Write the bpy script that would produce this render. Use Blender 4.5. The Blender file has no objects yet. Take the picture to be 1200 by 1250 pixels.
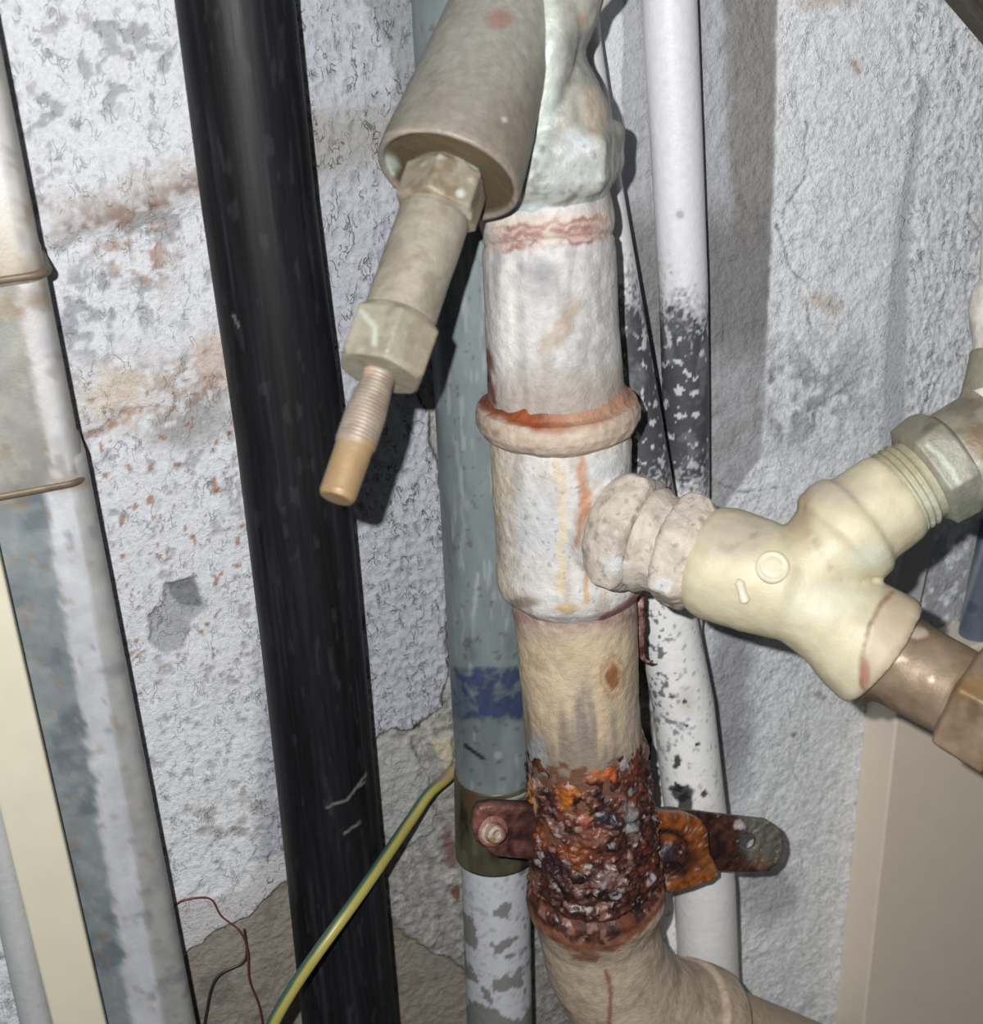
import bpy, math
import numpy as np

# ------------------------------------------------------------------ camera, world, light
sc = bpy.context.scene
C = sc.collection
F = 1653.0; YAW = math.radians(20); DIST = 0.603
_d = np.array([250, -3775, -F]); _d /= np.linalg.norm(_d); _Z = -_d
_f = np.array([0, 0, -1.0]); _H = _f - _f.dot(_Z)*_Z; _H /= np.linalg.norm(_H); _R = np.cross(_H, _Z)
M = np.array([_H*math.sin(YAW)+_R*math.cos(YAW), _H*math.cos(YAW)-_R*math.sin(YAW), _Z])
CAM = np.array([0, -DIST, 1.45])
cam_d = bpy.data.cameras.new('camera'); cam = bpy.data.objects.new('camera', cam_d); C.objects.link(cam)
from mathutils import Matrix, Vector
cam.matrix_world = Matrix.Translation(Vector(CAM)) @ Matrix(M.tolist()).to_4x4()
cam_d.sensor_fit = 'HORIZONTAL'; cam_d.sensor_width = 36; cam_d.lens = 36*F/1200
cam_d.clip_start = 0.02; cam_d.clip_end = 30
cam_d.dof.use_dof = True; cam_d.dof.focus_distance = 0.64; cam_d.dof.aperture_fstop = 14
sc.camera = cam

w = bpy.data.worlds.new('world'); sc.world = w; w.use_nodes = True
w.node_tree.nodes['Background'].inputs[0].default_value = (0.9, 0.95, 1.0, 1)
w.node_tree.nodes['Background'].inputs[1].default_value = 0.03

fl = bpy.data.lights.new('phone_flash', 'POINT'); fl.energy = 18.6; fl.shadow_soft_size = 0.0035; fl.color = (1.0, 0.99, 0.965)
flo = bpy.data.objects.new('phone_flash', fl); C.objects.link(flo)
flo.location = Vector((CAM + M @ np.array([-0.030, 0.022, 0.0])).tolist())
# weak fill lamp, added with no visible source, above and behind the photographer
ar = bpy.data.lights.new('fill_lamp', 'AREA'); ar.energy = 1.3; ar.size = 0.9; ar.color = (0.93, 0.97, 1.0)
aro = bpy.data.objects.new('fill_lamp', ar); C.objects.link(aro)
aro.location = (-0.5, -1.7, 2.2)
aro.rotation_euler = (Vector((0.25, 0, 1.15)) - aro.location).to_track_quat('-Z', 'Y').to_euler()

sc.view_settings.view_transform = 'Standard'; sc.view_settings.look = 'None'
sc.view_settings.gamma = 1; sc.view_settings.use_curve_mapping = False
sc.view_settings.exposure = 0.0

# ------------------------------------------------------------------ maths helpers
def ray(px, py): return M @ np.array([(px-600)/F, -(py-625)/F, -1.0])
def P(px, py, c):
    """the point seen at a pixel of the photograph that stands c metres off the wall"""
    v = ray(px, py); return CAM + v*((DIST-c)/v[1])
def PZ(px, py, z):
    """the same with its distance along the view axis"""
    return CAM + ray(px, py)*z
def depth(p): return float(-(M.T @ (np.asarray(p)-CAM))[2])
def proj(v):
    q = (v-CAM) @ M
    z = np.maximum(-q[:, 2], 1e-3)
    return 600+F*q[:, 0]/z, 625-F*q[:, 1]/z
def L(r, g, b):
    a = np.array([r, g, b])/255.0
    return np.where(a <= .04045, a/12.92, ((a+.055)/1.055)**2.4)
def ss(a, b, x):
    t = np.clip((x-a)/(b-a), 0, 1); return t*t*(3-2*t)
def _hash(i, j, k, s):
    n = (i*73856093) ^ (j*19349663) ^ (k*83492791) ^ (s*2654435761 & 0x7fffffff)
    n = (n ^ (n >> 13)) & 0x7fffffff
    n = (n*(n*n % 1000003*15731+789221)+1376312589) & 0x7fffffff
    return (n & 0xffff)/32767.5-1.0
def noise(x, y, z=None, s=0):
    """smooth value noise, -1..1"""
    if z is None:
        xi = np.floor(x).astype(np.int64); yi = np.floor(y).astype(np.int64)
        u = x-xi; v = y-yi; u = u*u*(3-2*u); v = v*v*(3-2*v)
        h = lambda a, b: _hash(xi+a, yi+b, 0*xi, s)
        return (h(0,0)*(1-u)+h(1,0)*u)*(1-v)+(h(0,1)*(1-u)+h(1,1)*u)*v
    xi = np.floor(x).astype(np.int64); yi = np.floor(y).astype(np.int64); zi = np.floor(z).astype(np.int64)
    u = x-xi; v = y-yi; t = z-zi; u = u*u*(3-2*u); v = v*v*(3-2*v); t = t*t*(3-2*t)
    h = lambda a, b, c: _hash(xi+a, yi+b, zi+c, s)
    lo = (h(0,0,0)*(1-u)+h(1,0,0)*u)*(1-v)+(h(0,1,0)*(1-u)+h(1,1,0)*u)*v
    hi = (h(0,0,1)*(1-u)+h(1,0,1)*u)*(1-v)+(h(0,1,1)*(1-u)+h(1,1,1)*u)*v
    return lo*(1-t)+hi*t
def fbm(x, y, z=None, o=4, s=0):
    r = 0; a = .5
    for k in range(o):
        f = 2.03**k
        r = r + a*(noise(x*f+k*7.3, y*f+k*3.1, s=s+k) if z is None else noise(x*f+k*7.3, y*f+k*3.1, z*f, s=s+k))
        a *= .55
    return r
def n3(p, size, o=3, s=0, st=(1, 1, 1)):
    return fbm(p[:, 0]/size/st[0], p[:, 1]/size/st[1], p[:, 2]/size/st[2], o, s)
def segd(x, y, pts):
    d = np.full(x.shape, 1e9)
    for (ax, ay), (bx, by) in zip(pts[:-1], pts[1:]):
        dx, dy = bx-ax, by-ay
        t = np.clip(((x-ax)*dx+(y-ay)*dy)/(dx*dx+dy*dy+1e-9), 0, 1)
        d = np.minimum(d, np.hypot(x-ax-t*dx, y-ay-t*dy))
    return d
def poly(x, y, pts):
    """signed distance to a polygon, positive inside"""
    ins = np.zeros(x.shape, bool)
    n = len(pts)
    for i in range(n):
        (ax, ay), (bx, by) = pts[i], pts[(i+1) % n]
        if ay == by: continue
        c = ((ay > y) != (by > y)) & (x < (bx-ax)*(y-ay)/(by-ay)+ax)
        ins ^= c
    d = segd(x, y, list(pts)+[pts[0]])
    return np.where(ins, d, -d)
def mixc(col, c, m):
    m = np.clip(m, 0, 1)[:, None]; return col*(1-m)+np.asarray(c)[None, :]*m
def spot(x, y, cx, cy, rx, ry=None):
    ry = ry or rx
    return np.hypot((x-cx)/rx, (y-cy)/ry)

# ------------------------------------------------------------------ materials
def material(name, rough=.6, metal=0.0, bump=.3, scale=300, spec=.5, stretch=None, var=.12, fine=900, coat=0):
    m = bpy.data.materials.new(name); m.use_nodes = True
    nt = m.node_tree; N = nt.nodes; K = nt.links; b = N['Principled BSDF']
    b.inputs['Roughness'].default_value = rough; b.inputs['Metallic'].default_value = metal
    b.inputs['Specular IOR Level'].default_value = spec; b.inputs['Coat Weight'].default_value = coat
    b.inputs['Coat Roughness'].default_value = .25
    at = N.new('ShaderNodeAttribute'); at.attribute_name = 'Col'
    tc = N.new('ShaderNodeTexCoord'); mp = N.new('ShaderNodeMapping')
    mp.inputs['Scale'].default_value = stretch or (1, 1, 1)
    K.new(tc.outputs['Object'], mp.inputs['Vector'])
    n1 = N.new('ShaderNodeTexNoise'); n1.inputs['Scale'].default_value = scale; n1.inputs['Detail'].default_value = 5
    n2 = N.new('ShaderNodeTexNoise'); n2.inputs['Scale'].default_value = fine; n2.inputs['Detail'].default_value = 3
    K.new(mp.outputs[0], n1.inputs['Vector']); K.new(mp.outputs[0], n2.inputs['Vector'])
    mr = N.new('ShaderNodeMapRange'); mr.inputs[1].default_value = .3; mr.inputs[2].default_value = .7
    mr.inputs[3].default_value = 1-var; mr.inputs[4].default_value = 1+var
    K.new(n1.outputs[0], mr.inputs[0])
    mx = N.new('ShaderNodeVectorMath'); mx.operation = 'SCALE'
    K.new(at.outputs['Color'], mx.inputs[0]); K.new(mr.outputs[0], mx.inputs['Scale'])
    K.new(mx.outputs[0], b.inputs['Base Color'])
    r2 = N.new('ShaderNodeMapRange'); r2.inputs[3].default_value = max(rough-.12, .05); r2.inputs[4].default_value = min(rough+.15, 1)
    K.new(n1.outputs[0], r2.inputs[0]); K.new(r2.outputs[0], b.inputs['Roughness'])
    ad = N.new('ShaderNodeMath'); ad.operation = 'MULTIPLY_ADD'; ad.inputs[1].default_value = .5
    K.new(n2.outputs[0], ad.inputs[0]); K.new(n1.outputs[0], ad.inputs[2])
    bp = N.new('ShaderNodeBump'); bp.inputs['Strength'].default_value = bump; bp.inputs['Distance'].default_value = .0015
    K.new(ad.outputs[0], bp.inputs['Height']); K.new(bp.outputs[0], b.inputs['Normal'])
    return m
def stucco_lines(m):
    # dark lines painted as shade and dirt in the fine curls of the stucco; how much is there is stored with the wall's paint
    nt = m.node_tree; N = nt.nodes; K = nt.links; b = N['Principled BSDF']
    at = [n for n in N if n.type == 'ATTRIBUTE'][0]; bp = [n for n in N if n.type == 'BUMP'][0]
    tc = [n for n in N if n.type == 'TEX_COORD'][0]
    src = b.inputs['Base Color'].links[0].from_socket; hs = bp.inputs['Height'].links[0].from_socket
    mp = N.new('ShaderNodeMapping'); mp.inputs['Scale'].default_value = (1, 1, .55); K.new(tc.outputs['Object'], mp.inputs['Vector'])
    def nz(scale, det, v=None, dist=0):
        n = N.new('ShaderNodeTexNoise'); n.inputs['Scale'].default_value = scale; n.inputs['Detail'].default_value = det; n.inputs['Distortion'].default_value = dist
        K.new(mp.outputs[0], n.inputs['Vector']); return n.outputs[0]
    def math_(op, a, b_=None, c_=None, clamp=False):
        n = N.new('ShaderNodeMath'); n.operation = op; n.use_clamp = clamp
        for i, v in enumerate((a, b_, c_)):
            if v is None: continue
            if isinstance(v, (int, float)): n.inputs[i].default_value = v
            else: K.new(v, n.inputs[i])
        return n.outputs[0]
    def mr(v, a, b_, lo=0, hi=1):
        n = N.new('ShaderNodeMapRange'); n.interpolation_type = 'SMOOTHSTEP'
        K.new(v, n.inputs[0]); n.inputs[1].default_value = a; n.inputs[2].default_value = b_; n.inputs[3].default_value = lo; n.inputs[4].default_value = hi; return n.outputs[0]
    l1 = mr(math_('ABSOLUTE', math_('SUBTRACT', nz(230, 2, dist=.6), .5)), .0, .035, 1, 0)
    gate = mr(nz(140, 3), .47, .60)
    ln = math_('MULTIPLY', l1, gate)
    st = math_('MULTIPLY', ln, at.outputs['Alpha'])
    sh = math_('SUBTRACT', 1.0, math_('MULTIPLY', st, .62))
    sc_ = N.new('ShaderNodeVectorMath'); sc_.operation = 'SCALE'; K.new(src, sc_.inputs[0]); K.new(sh, sc_.inputs['Scale'])
    K.new(sc_.outputs[0], b.inputs['Base Color'])
    K.new(math_('SUBTRACT', hs, math_('MULTIPLY', st, .8)), bp.inputs['Height'])
    return m
MAT = dict(
    wall=stucco_lines(material('painted_stucco', .9, 0, .7, 420, .25, var=.10, fine=1300)),
    floor=material('cement_floor', .95, 0, .4, 60, .2),
    black=material('black_polyethylene', .5, 0, .06, 500, .22, stretch=(1, 1, .06), var=.2),
    zinc=material('galvanised_sheet', .5, .25, .10, 120, .5, var=.10),
    grey=material('grey_conduit', .38, 0, .12, 160, .5, var=.08, stretch=(1, 1, .4)),
    white=material('white_painted_pipe', .45, 0, .18, 260, .5, var=.05),
    cream=material('cream_plastic', .45, 0, .05, 80, .5, var=.02),
    iron=material('paint_on_old_iron', .6, 0, .45, 260, .4, var=.10),
    rust=material('flaking_rust', .42, .0, .5, 300, .55, var=.2, fine=900, coat=.2),
    verdigris=material('dull_brass', .5, .12, .28, 260, .45, var=.09),
    ypaint=material('cream_paint_on_brass', .5, 0, .2, 150, .45, var=.05),
    brown=material('bare_brown_brass', .5, .2, .15, 150, .5, var=.1),
    wire=material('wire_sheath', .35, 0, .03, 60, .5, var=.03),
    timber=material('weathered_strip', .8, 0, .4, 200, .3, stretch=(1, 1, 1)),
)

# ------------------------------------------------------------------ object helpers
def thing(name, label, cat, loc=(0, 0, 0), group=None):
    o = bpy.data.objects.new(name, None); C.objects.link(o); o.location = Vector([float(a) for a in loc])
    o.empty_display_size = .02
    o['label'] = label; o['category'] = cat
    if group: o['group'] = group
    return o
def tag(o, label, cat, group=None):
    o['label'] = label; o['category'] = cat
    if group: o['group'] = group
    return o
def world_loc(o):
    v = np.array(o.location[:], float)
    while o.parent: o = o.parent; v += np.array(o.location[:])
    return v
def mesh_obj(name, V, Fc, mat, parent=None, col=None, label=None, smooth=True, origin=None):
    V = np.asarray(V, float)
    off = world_loc(parent) if parent else (np.zeros(3) if origin is None else np.asarray(origin, float))
    me = bpy.data.meshes.new(name)
    if isinstance(Fc, np.ndarray) and Fc.shape[1] == 4:
        me.vertices.add(len(V)); me.vertices.foreach_set('co', (V-off).ravel())
        me.loops.add(Fc.size); me.loops.foreach_set('vertex_index', Fc.ravel().astype(np.int32))
        me.polygons.add(len(Fc)); me.polygons.foreach_set('loop_start', np.arange(0, Fc.size, 4, dtype=np.int32))
        me.update(calc_edges=True)
    else:
        me.from_pydata((V-off).tolist(), [], [list(map(int, f)) for f in Fc]); me.update()
    me.validate()
    if smooth: me.polygons.foreach_set('use_smooth', [True]*len(me.polygons))
    if col is not None: set_col(me, col if mat == 'wall' or name in ('cover_board', 'water_pipe') else col*.92)  # other things darkened in colour to even out the flash falloff
    me.materials.append(MAT[mat])
    o = bpy.data.objects.new(name, me); C.objects.link(o)
    if parent: o.parent = parent
    elif origin is not None: o.location = Vector([float(a) for a in off])
    if label: o['label'] = label
    return o
def set_col(me, col):
    a = me.attributes.new('Col', 'FLOAT_COLOR', 'POINT')
    c = np.ones((len(col), 4), np.float32); c[:, :3] = np.clip(col[:, :3], .001, .95)
    if col.shape[1] == 4: c[:, 3] = np.clip(col[:, 3], 0, 1)
    a.data.foreach_set('color', c.ravel())
def hexr(th, rot=0):
    t = (th+rot) % (math.pi/3)-math.pi/6
    return math.cos(math.pi/6)/np.cos(t)*1.06
def tube_geo(rows, step=.0009, nseg=None, axis=None, disp=None, close=True, rot=0, ref=None):
    """rows: (point, radius[, hexness]). Rings are spaced by step. Returns V, quads+caps."""
    pts = [np.asarray(r[0], float) for r in rows]; rad = [r[1] for r in rows]
    hx = [r[2] if len(r) > 2 else 0 for r in rows]
    cp, cr, ch = [pts[0]], [rad[0]], [hx[0]]
    for i in range(1, len(pts)):
        d = math.hypot(np.linalg.norm(pts[i]-pts[i-1]), rad[i]-rad[i-1])
        n = max(1, int(math.ceil(d/step)))
        for k in range(1, n+1):
            t = k/n
            cp.append(pts[i-1]*(1-t)+pts[i]*t); cr.append(rad[i-1]*(1-t)+rad[i]*t); ch.append(hx[i-1]*(1-t)+hx[i]*t)
    cp = np.array(cp); cr = np.array(cr); ch = np.array(ch); n = len(cp)
    if axis is None and n > 4:
        for _ in range(2): cp[1:-1] = .25*cp[:-2]+.5*cp[1:-1]+.25*cp[2:]
    if axis is not None:
        T = np.tile(np.asarray(axis, float)/np.linalg.norm(axis), (n, 1))
    else:
        T = np.gradient(cp, axis=0)
        ln = np.linalg.norm(T, axis=1); good = ln > 1e-7
        for i in range(n):
            if not good[i]: T[i] = T[i-1] if i else pts[-1]-pts[0]
        T /= np.linalg.norm(T, axis=1)[:, None]
        for _ in range(6): T[1:-1] = (T[:-2]+T[1:-1]+T[2:])/3
        T /= np.linalg.norm(T, axis=1)[:, None]
    U = np.array(ref if ref is not None else (0, -1, 0.03), float); U = U-U.dot(T[0])*T[0]; U /= np.linalg.norm(U)
    nseg = nseg or int(max(16, min(260, 2*math.pi*max(rad)/step)))
    th = np.arange(nseg)/nseg*2*math.pi
    V = np.zeros((n, nseg, 3)); TH = np.tile(th, (n, 1))
    for i in range(n):
        U = U-U.dot(T[i])*T[i]; U /= np.linalg.norm(U); W = np.cross(T[i], U)
        r = cr[i]*(1+(ch[i]*(hexr(th, rot)-1) if ch[i] else 0))
        V[i] = cp[i]+(np.cos(th)*r)[:, None]*U+(np.sin(th)*r)[:, None]*W
    Nn = V-cp[:, None, :]; Nn /= np.maximum(np.linalg.norm(Nn, axis=2)[:, :, None], 1e-9)
    S = np.arange(n)/(n-1)
    if disp is not None:
        dd = disp(V.reshape(-1, 3), TH.ravel(), np.repeat(S, nseg)).reshape(n, nseg)
        dd = dd*np.minimum(1, cr/.004)[:, None]
        V = V+Nn*dd[:, :, None]
    i = np.arange(n-1)[:, None]*nseg; j = np.arange(nseg)[None, :]; j2 = (j+1) % nseg
    Q = np.stack([i+j, i+j2, i+nseg+j2, i+nseg+j], -1).reshape(-1, 4)
    V = V.reshape(-1, 3)
    if close:
        a = len(V); V = np.vstack([V, cp[0], cp[-1]])
        jj = np.arange(0, nseg, 2); j1 = (jj+1) % nseg; j2 = (jj+2) % nseg
        c0 = np.stack([np.full_like(jj, a), j2, j1, jj], -1)
        e = (n-1)*nseg
        c1 = np.stack([np.full_like(jj, a+1), e+jj, e+j1, e+j2], -1)
        Q = np.vstack([Q, c0, c1])
    return V, Q
def tube(name, rows, mat, parent=None, paint=None, label=None, origin=None, smooth=True, **kw):
    if kw.get('nseg') is not None and kw['nseg'] % 2: kw['nseg'] += 1
    if kw.get('nseg') is None:
        st = kw.get('step', .0009); kw['nseg'] = int(max(16, min(260, 2*math.pi*max(r[1] for r in rows)/st)))//2*2
    V, Q = tube_geo(rows, **kw)
    x, y = proj(V)
    col = paint(x, y, V) if callable(paint) else np.tile(paint, (len(V), 1))
    return mesh_obj(name, V, Q, mat, parent, col, label, smooth, origin)
def vrows(spec):
    """rows of a roughly vertical pipe: (px, py, c, radius in px[, hexness])"""
    out = []
    for r in spec:
        p = P(r[0], r[1], r[2]); out.append((p, r[3]*depth(p)/F)+tuple(r[4:5]))
    return out
def zrows(spec):
    """rows given as (px, py, depth, radius in px[, hexness])"""
    out = []
    for r in spec:
        out.append((PZ(r[0], r[1], r[2]), r[3]*r[2]/F)+tuple(r[4:5]))
    return out
def axis_of(rows): return rows[-1][0]-rows[0][0]
def flat(rgb, var=.0, size=.01, s=0):
    c = L(*rgb)
    def f(x, y, V):
        col = np.tile(c, (len(V), 1))
        return col*(1+var*n3(V, size, 3, s))[:, None]
    return f
def box_geo(c, ux, uy, uz, hx, hy, hz, bev=.001):
    """box with chamfered edges"""
    c = np.asarray(c, float); A = np.array([ux, uy, uz], float)
    A /= np.linalg.norm(A, axis=1)[:, None]
    import bmesh
    bm = bmesh.new(); bmesh.ops.create_cube(bm, size=2)
    for v in bm.verts: v.co = Vector((v.co.x*hx, v.co.y*hy, v.co.z*hz))
    if bev: bmesh.ops.bevel(bm, geom=bm.edges[:], offset=bev, segments=2, profile=.5, affect='EDGES')
    V = np.array([v.co[:] for v in bm.verts]); Fc = [[v.index for v in f.verts] for f in bm.faces]; bm.free()
    return c+V@A, Fc
def blend(name, geos, voxel, smooth, mat, parent, paint, disp=None, label=None):
    """several closed surfaces fused into one continuous skin"""
    V = []; Q = []; n = 0
    for v, q in geos: V.append(v); Q.append(np.asarray(q)+n); n += len(v)
    V = np.vstack(V); Q = np.vstack(Q); off = V.mean(0)
    tmp = mesh_obj('tmp', V, Q, mat, None, None, origin=off)
    r = tmp.modifiers.new('r', 'REMESH'); r.mode = 'VOXEL'; r.voxel_size = voxel
    if smooth:
        s = tmp.modifiers.new('s', 'SMOOTH'); s.factor = .5; s.iterations = smooth
    dg = bpy.context.evaluated_depsgraph_get(); dg.update()
    me = bpy.data.meshes.new_from_object(tmp.evaluated_get(dg))
    k = len(me.vertices); co = np.zeros(k*3); me.vertices.foreach_get('co', co); co = co.reshape(-1, 3)+off
    if disp is not None:
        nn = np.zeros(k*3); me.vertices.foreach_get('normal', nn); nn = nn.reshape(-1, 3)
        co = co+nn*disp(co)[:, None]
    nq = len(me.polygons); vi = np.zeros(len(me.loops), np.int32); me.loops.foreach_get('vertex_index', vi)
    bpy.data.objects.remove(tmp); bpy.data.meshes.remove(me)
    x, y = proj(co)
    return mesh_obj(name, co, vi.reshape(-1, 4), mat, parent, paint(x, y, co), label)

# ------------------------------------------------------------------ the wall
def build_wall():
    fx = np.arange(-.11, .66, .00115); fz = np.arange(.63, 1.475, .00115)
    xs = np.concatenate([np.linspace(-1.4, -.12, 8), fx, np.linspace(.67, 2.0, 8)])
    zs = np.concatenate([np.linspace(0, .62, 6), fz, np.linspace(1.49, 2.6, 8)])
    Xg, Zg = np.meshgrid(xs, zs); NR, NC = Xg.shape
    V = np.stack([Xg.ravel(), np.zeros(NR*NC), Zg.ravel()], -1)
    x, y = proj(V); wx = V[:, 0]; wz = V[:, 2]
    far = (V[:, 2] > 1.9) | (V[:, 2] < .4) | (np.abs(wx-.25) > .8)
    x = np.where(far, 5000, x)
    q = fbm(wx/.02, wz/.02, o=4, s=3); q2 = fbm(wx/.006, wz/.006, o=3, s=9); q3 = fbm(wx/.0022, wz/.0022, o=2, s=21)
    xw = x+q*16+q2*7; yw = y+fbm(wx/.018, wz/.018, o=4, s=40)*16+q2*6
    # ridged, vertically stretched stucco curls
    rid = 1-np.abs(fbm(wx/.0026+q2*.8, wz/.0058, o=2, s=5))*3.0
    rid = np.clip(rid, -.6, 1)
    curl = np.abs(fbm(wx/.0052, wz/.0052, o=3, s=15))
    crackle = ss(.05, .0, curl)
    col = mixc(np.tile(L(206, 208, 214), (len(V), 1)), L(243, 246, 250), ss(700, 900, x)*.75+ss(700, 1100, y)*ss(700, 900, x)*.25+ss(700, 1100, y)*ss(600, 300, x)*.4)  # whiter to the right and below, offsetting the flash falloff in the colour
    h = q*.0012+q2*.0004
    left = ss(330, 300, x); mid = ss(300, 330, x)*ss(620, 590, x); right = ss(760, 790, x)
    # middle bay: coarse curls, duller paint
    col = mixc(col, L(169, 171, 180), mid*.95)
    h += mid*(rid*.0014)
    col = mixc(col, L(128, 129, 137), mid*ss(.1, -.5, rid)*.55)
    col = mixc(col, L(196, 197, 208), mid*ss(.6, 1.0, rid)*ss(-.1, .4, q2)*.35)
    # left bay: smooth with pits and flecks
    pit = ss(.22, .36, fbm(wx/.0042, wz/.0042, o=3, s=33))*ss(-.35, .25, q+.2*ss(300, 700, y))
    h -= left*pit*.0009; h += left*rid*.00022
    col = mixc(col, L(152, 152, 156), left*pit*.7)
    col = mixc(col, L(165, 166, 176), left*crackle*.35*ss(-.2, .3, q2))
    big = ss(.30, .36, fbm(wx/.013, wz/.013, o=4, s=51))*ss(500, 420, y+x*.3)
    col = mixc(col, L(150, 151, 157), left*big*.8); h -= left*big*.0008
    # right bay: fine relief
    h += right*(rid*.00030+q2*.0003)
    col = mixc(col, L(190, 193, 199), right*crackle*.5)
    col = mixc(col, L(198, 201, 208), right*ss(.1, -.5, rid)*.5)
    fleck = ss(.34, .42, fbm(wx/.003, wz/.003, o=2, s=77))
    col = mixc(col, L(140, 142, 150), right*fleck*.3)
    # ---- stains and bare patches, left bay
    def stain(pts, wid, c, a, drip=0):
        nonlocal col
        d = segd(xw, yw, pts); yy = np.interp(x, [p[0] for p in pts], [p[1] for p in pts])
        m = ss(wid, wid*.25, d)
        m = m*(.45+.55*ss(-.35, .25, q2+q3*.6))
        if drip: m = np.maximum(m, ss(wid+drip, 0, d)*(y > yy)*ss(-.15, .25, q2+.3*q3)*.8)
        col = mixc(col, c, m*a)
    lm = ss(340, 320, x)
    stain([(70, 285), (110, 262), (170, 250), (245, 222)], 22, L(120, 98, 84), .85, 0)
    stain([(70, 250), (140, 235), (245, 205)], 26, L(176, 168, 162), .6)
    m = lm*ss(1, .3, spot(xw, yw, 170, 310, 80, 75))*ss(-.1, .3, q2+.4*q3); col = mixc(col, L(150, 118, 98), m*.75)
    m = lm*ss(1, .5, spot(xw, yw, 115, 380, 55, 80))*ss(-.05, .25, q2+.5*q); col = mixc(col, L(148, 151, 158), m*.85); h -= m*.0006
    m = lm*ss(1, .3, spot(xw, yw, 200, 480, 130, 75))*ss(-.4, .3, q2+q3*.4); col = mixc(col, L(168, 156, 146), m*.85)
    m = lm*ss(1, .3, spot(xw, yw, 235, 510, 75, 55))*ss(-.4, .2, q3+q); col = mixc(col, L(140, 139, 141), m*.8)
    stain([(110, 530), (165, 505)], 10, L(122, 88, 70), .85, 0)
    stain([(165, 505), (215, 492), (295, 468)], 9, L(150, 125, 108), .6, 0)
    m = lm*ss(1, .2, spot(xw, yw, 140, 480, 60, 60)); col = mixc(col, L(205, 190, 172), m*.55)
    m = lm*ss(1, .2, spot(xw, yw, 262, 440, 45, 60)); col = mixc(col, L(178, 150, 132), m*.6)
    brown = ss(.35, .44, fbm(wx/.0034, wz/.0034, o=2, s=88))
    col = mixc(col, L(150, 108, 78), lm*brown*ss(700, 500, np.abs(y-640)*2.2+200)*.8)
    h += lm*(ss(30, 0, np.abs(yw-(300-.27*x)))*.0035+ss(26, 0, np.abs(yw-(555-.27*x)))*-.0015)
    h -= lm*ss(5, 0, segd(xw, yw, [(110, 530), (165, 505), (185, 500)]))*.002
    # flaked hole
    pd = poly(x+q2*6, y+q2*6, [(203, 712), (238, 706), (248, 742), (232, 765), (222, 790), (205, 800), (184, 785), (180, 752), (196, 738)])
    m = ss(-2, 2, pd); h -= m*.0022; col = mixc(col, L(158, 160, 166), m*.9)
    m = ss(-1, 2, poly(x+q2*5, y+q2*5, [(203, 712), (238, 706), (246, 740), (222, 742), (210, 730)])); col = mixc(col, L(112, 114, 116), m*.85)
    m = ss(3, 0, np.abs(pd)); col = mixc(col, L(140, 140, 144), m*.6)
    # beige shade between the pipes near the top
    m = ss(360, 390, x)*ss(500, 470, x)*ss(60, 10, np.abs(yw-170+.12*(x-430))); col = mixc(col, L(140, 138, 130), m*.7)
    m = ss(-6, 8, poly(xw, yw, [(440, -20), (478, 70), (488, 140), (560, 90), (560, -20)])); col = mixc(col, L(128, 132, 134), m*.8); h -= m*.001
    # ---- plaster crack and bare cement beside the grey conduit
    crack = [(508, 478), (520, 500), (523, 535), (534, 560), (540, 600), (549, 650), (546, 700), (547, 760), (549, 830), (540, 862), (520, 880), (498, 893), (480, 890), (455, 905)]
    cd = segd(x+q2*5, y+q2*5, crack)
    cement = [(510, 470), (523, 500), (523, 535), (534, 560), (541, 600), (550, 650), (547, 700), (548, 760), (549, 830), (540, 862), (520, 880), (498, 893), (478, 890), (452, 906),
              (452, 1300), (760, 1300), (800, 900), (760, 470)]
    cm = ss(-2, 2, poly(x+q2*5, y+q2*5, cement))
    grit = fbm(wx/.0032, wz/.0032, o=3, s=61)
    col = mixc(col, L(150, 149, 146), cm)
    col = mixc(col, L(176, 174, 168), cm*ss(.1, .4, grit)*.8); col = mixc(col, L(112, 110, 107), cm*ss(-.1, -.4, grit)*.7)
    h = h*(1-cm*.6)-cm*.0022+cm*grit*.0012
    col = mixc(col, L(48, 46, 48), ss(2.2, .6, cd)*.85); h -= ss(3, 0, cd)*.0015
    cr2 = [(500, 905), (512, 925), (510, 945), (528, 962), (532, 990)]
    col = mixc(col, L(70, 68, 66), ss(2, .5, segd(x+q2*6, y+q2*6, cr2))*.8)
    m = ss(-3, 3, poly(x+q2*8, y+q2*8, [(470, 900), (500, 905), (512, 930), (530, 965), (532, 1010), (500, 1040), (452, 1010), (452, 905)])); col = mixc(col, L(168, 168, 170), m*.7); h += m*.002
    m = ss(-3, 3, poly(x+q2*4, y+q2*4, [(525, 905), (552, 900), (553, 930), (545, 945), (535, 925)])); col = mixc(col, L(190, 180, 158), m*.8); h += m*.003
    m = ss(1, .4, spot(xw, yw, 556, 1040, 14, 40)); col = mixc(col, L(110, 78, 70), m*.8)
    m = ss(1, .5, spot(xw, yw, 552, 1093, 6, 16)); col = mixc(col, L(112, 62, 50), m*.9); h += m*.001
    m = ss(1, .5, spot(xw, yw, 545, 1075, 20, 14)); col = mixc(col, L(190, 186, 180), m*.7)
    # ---- foot of the plaster, lower left
    low = ss(-3, 3, poly(x+q2*4, y+q*10, [(150, 1300), (215, 1200), (228, 1162), (270, 1135), (310, 1110), (362, 1062), (400, 1050), (440, 1085), (500, 1150), (560, 1180), (640, 1300)]))
    low = np.where(y > 1000, low, 0)
    col = mixc(col, L(142, 136, 126), low*.95); col = mixc(col, L(112, 106, 98), low*ss(0, .35, q)*.6)
    h = h*(1-low)-low*.006+low*grit*.001
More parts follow.
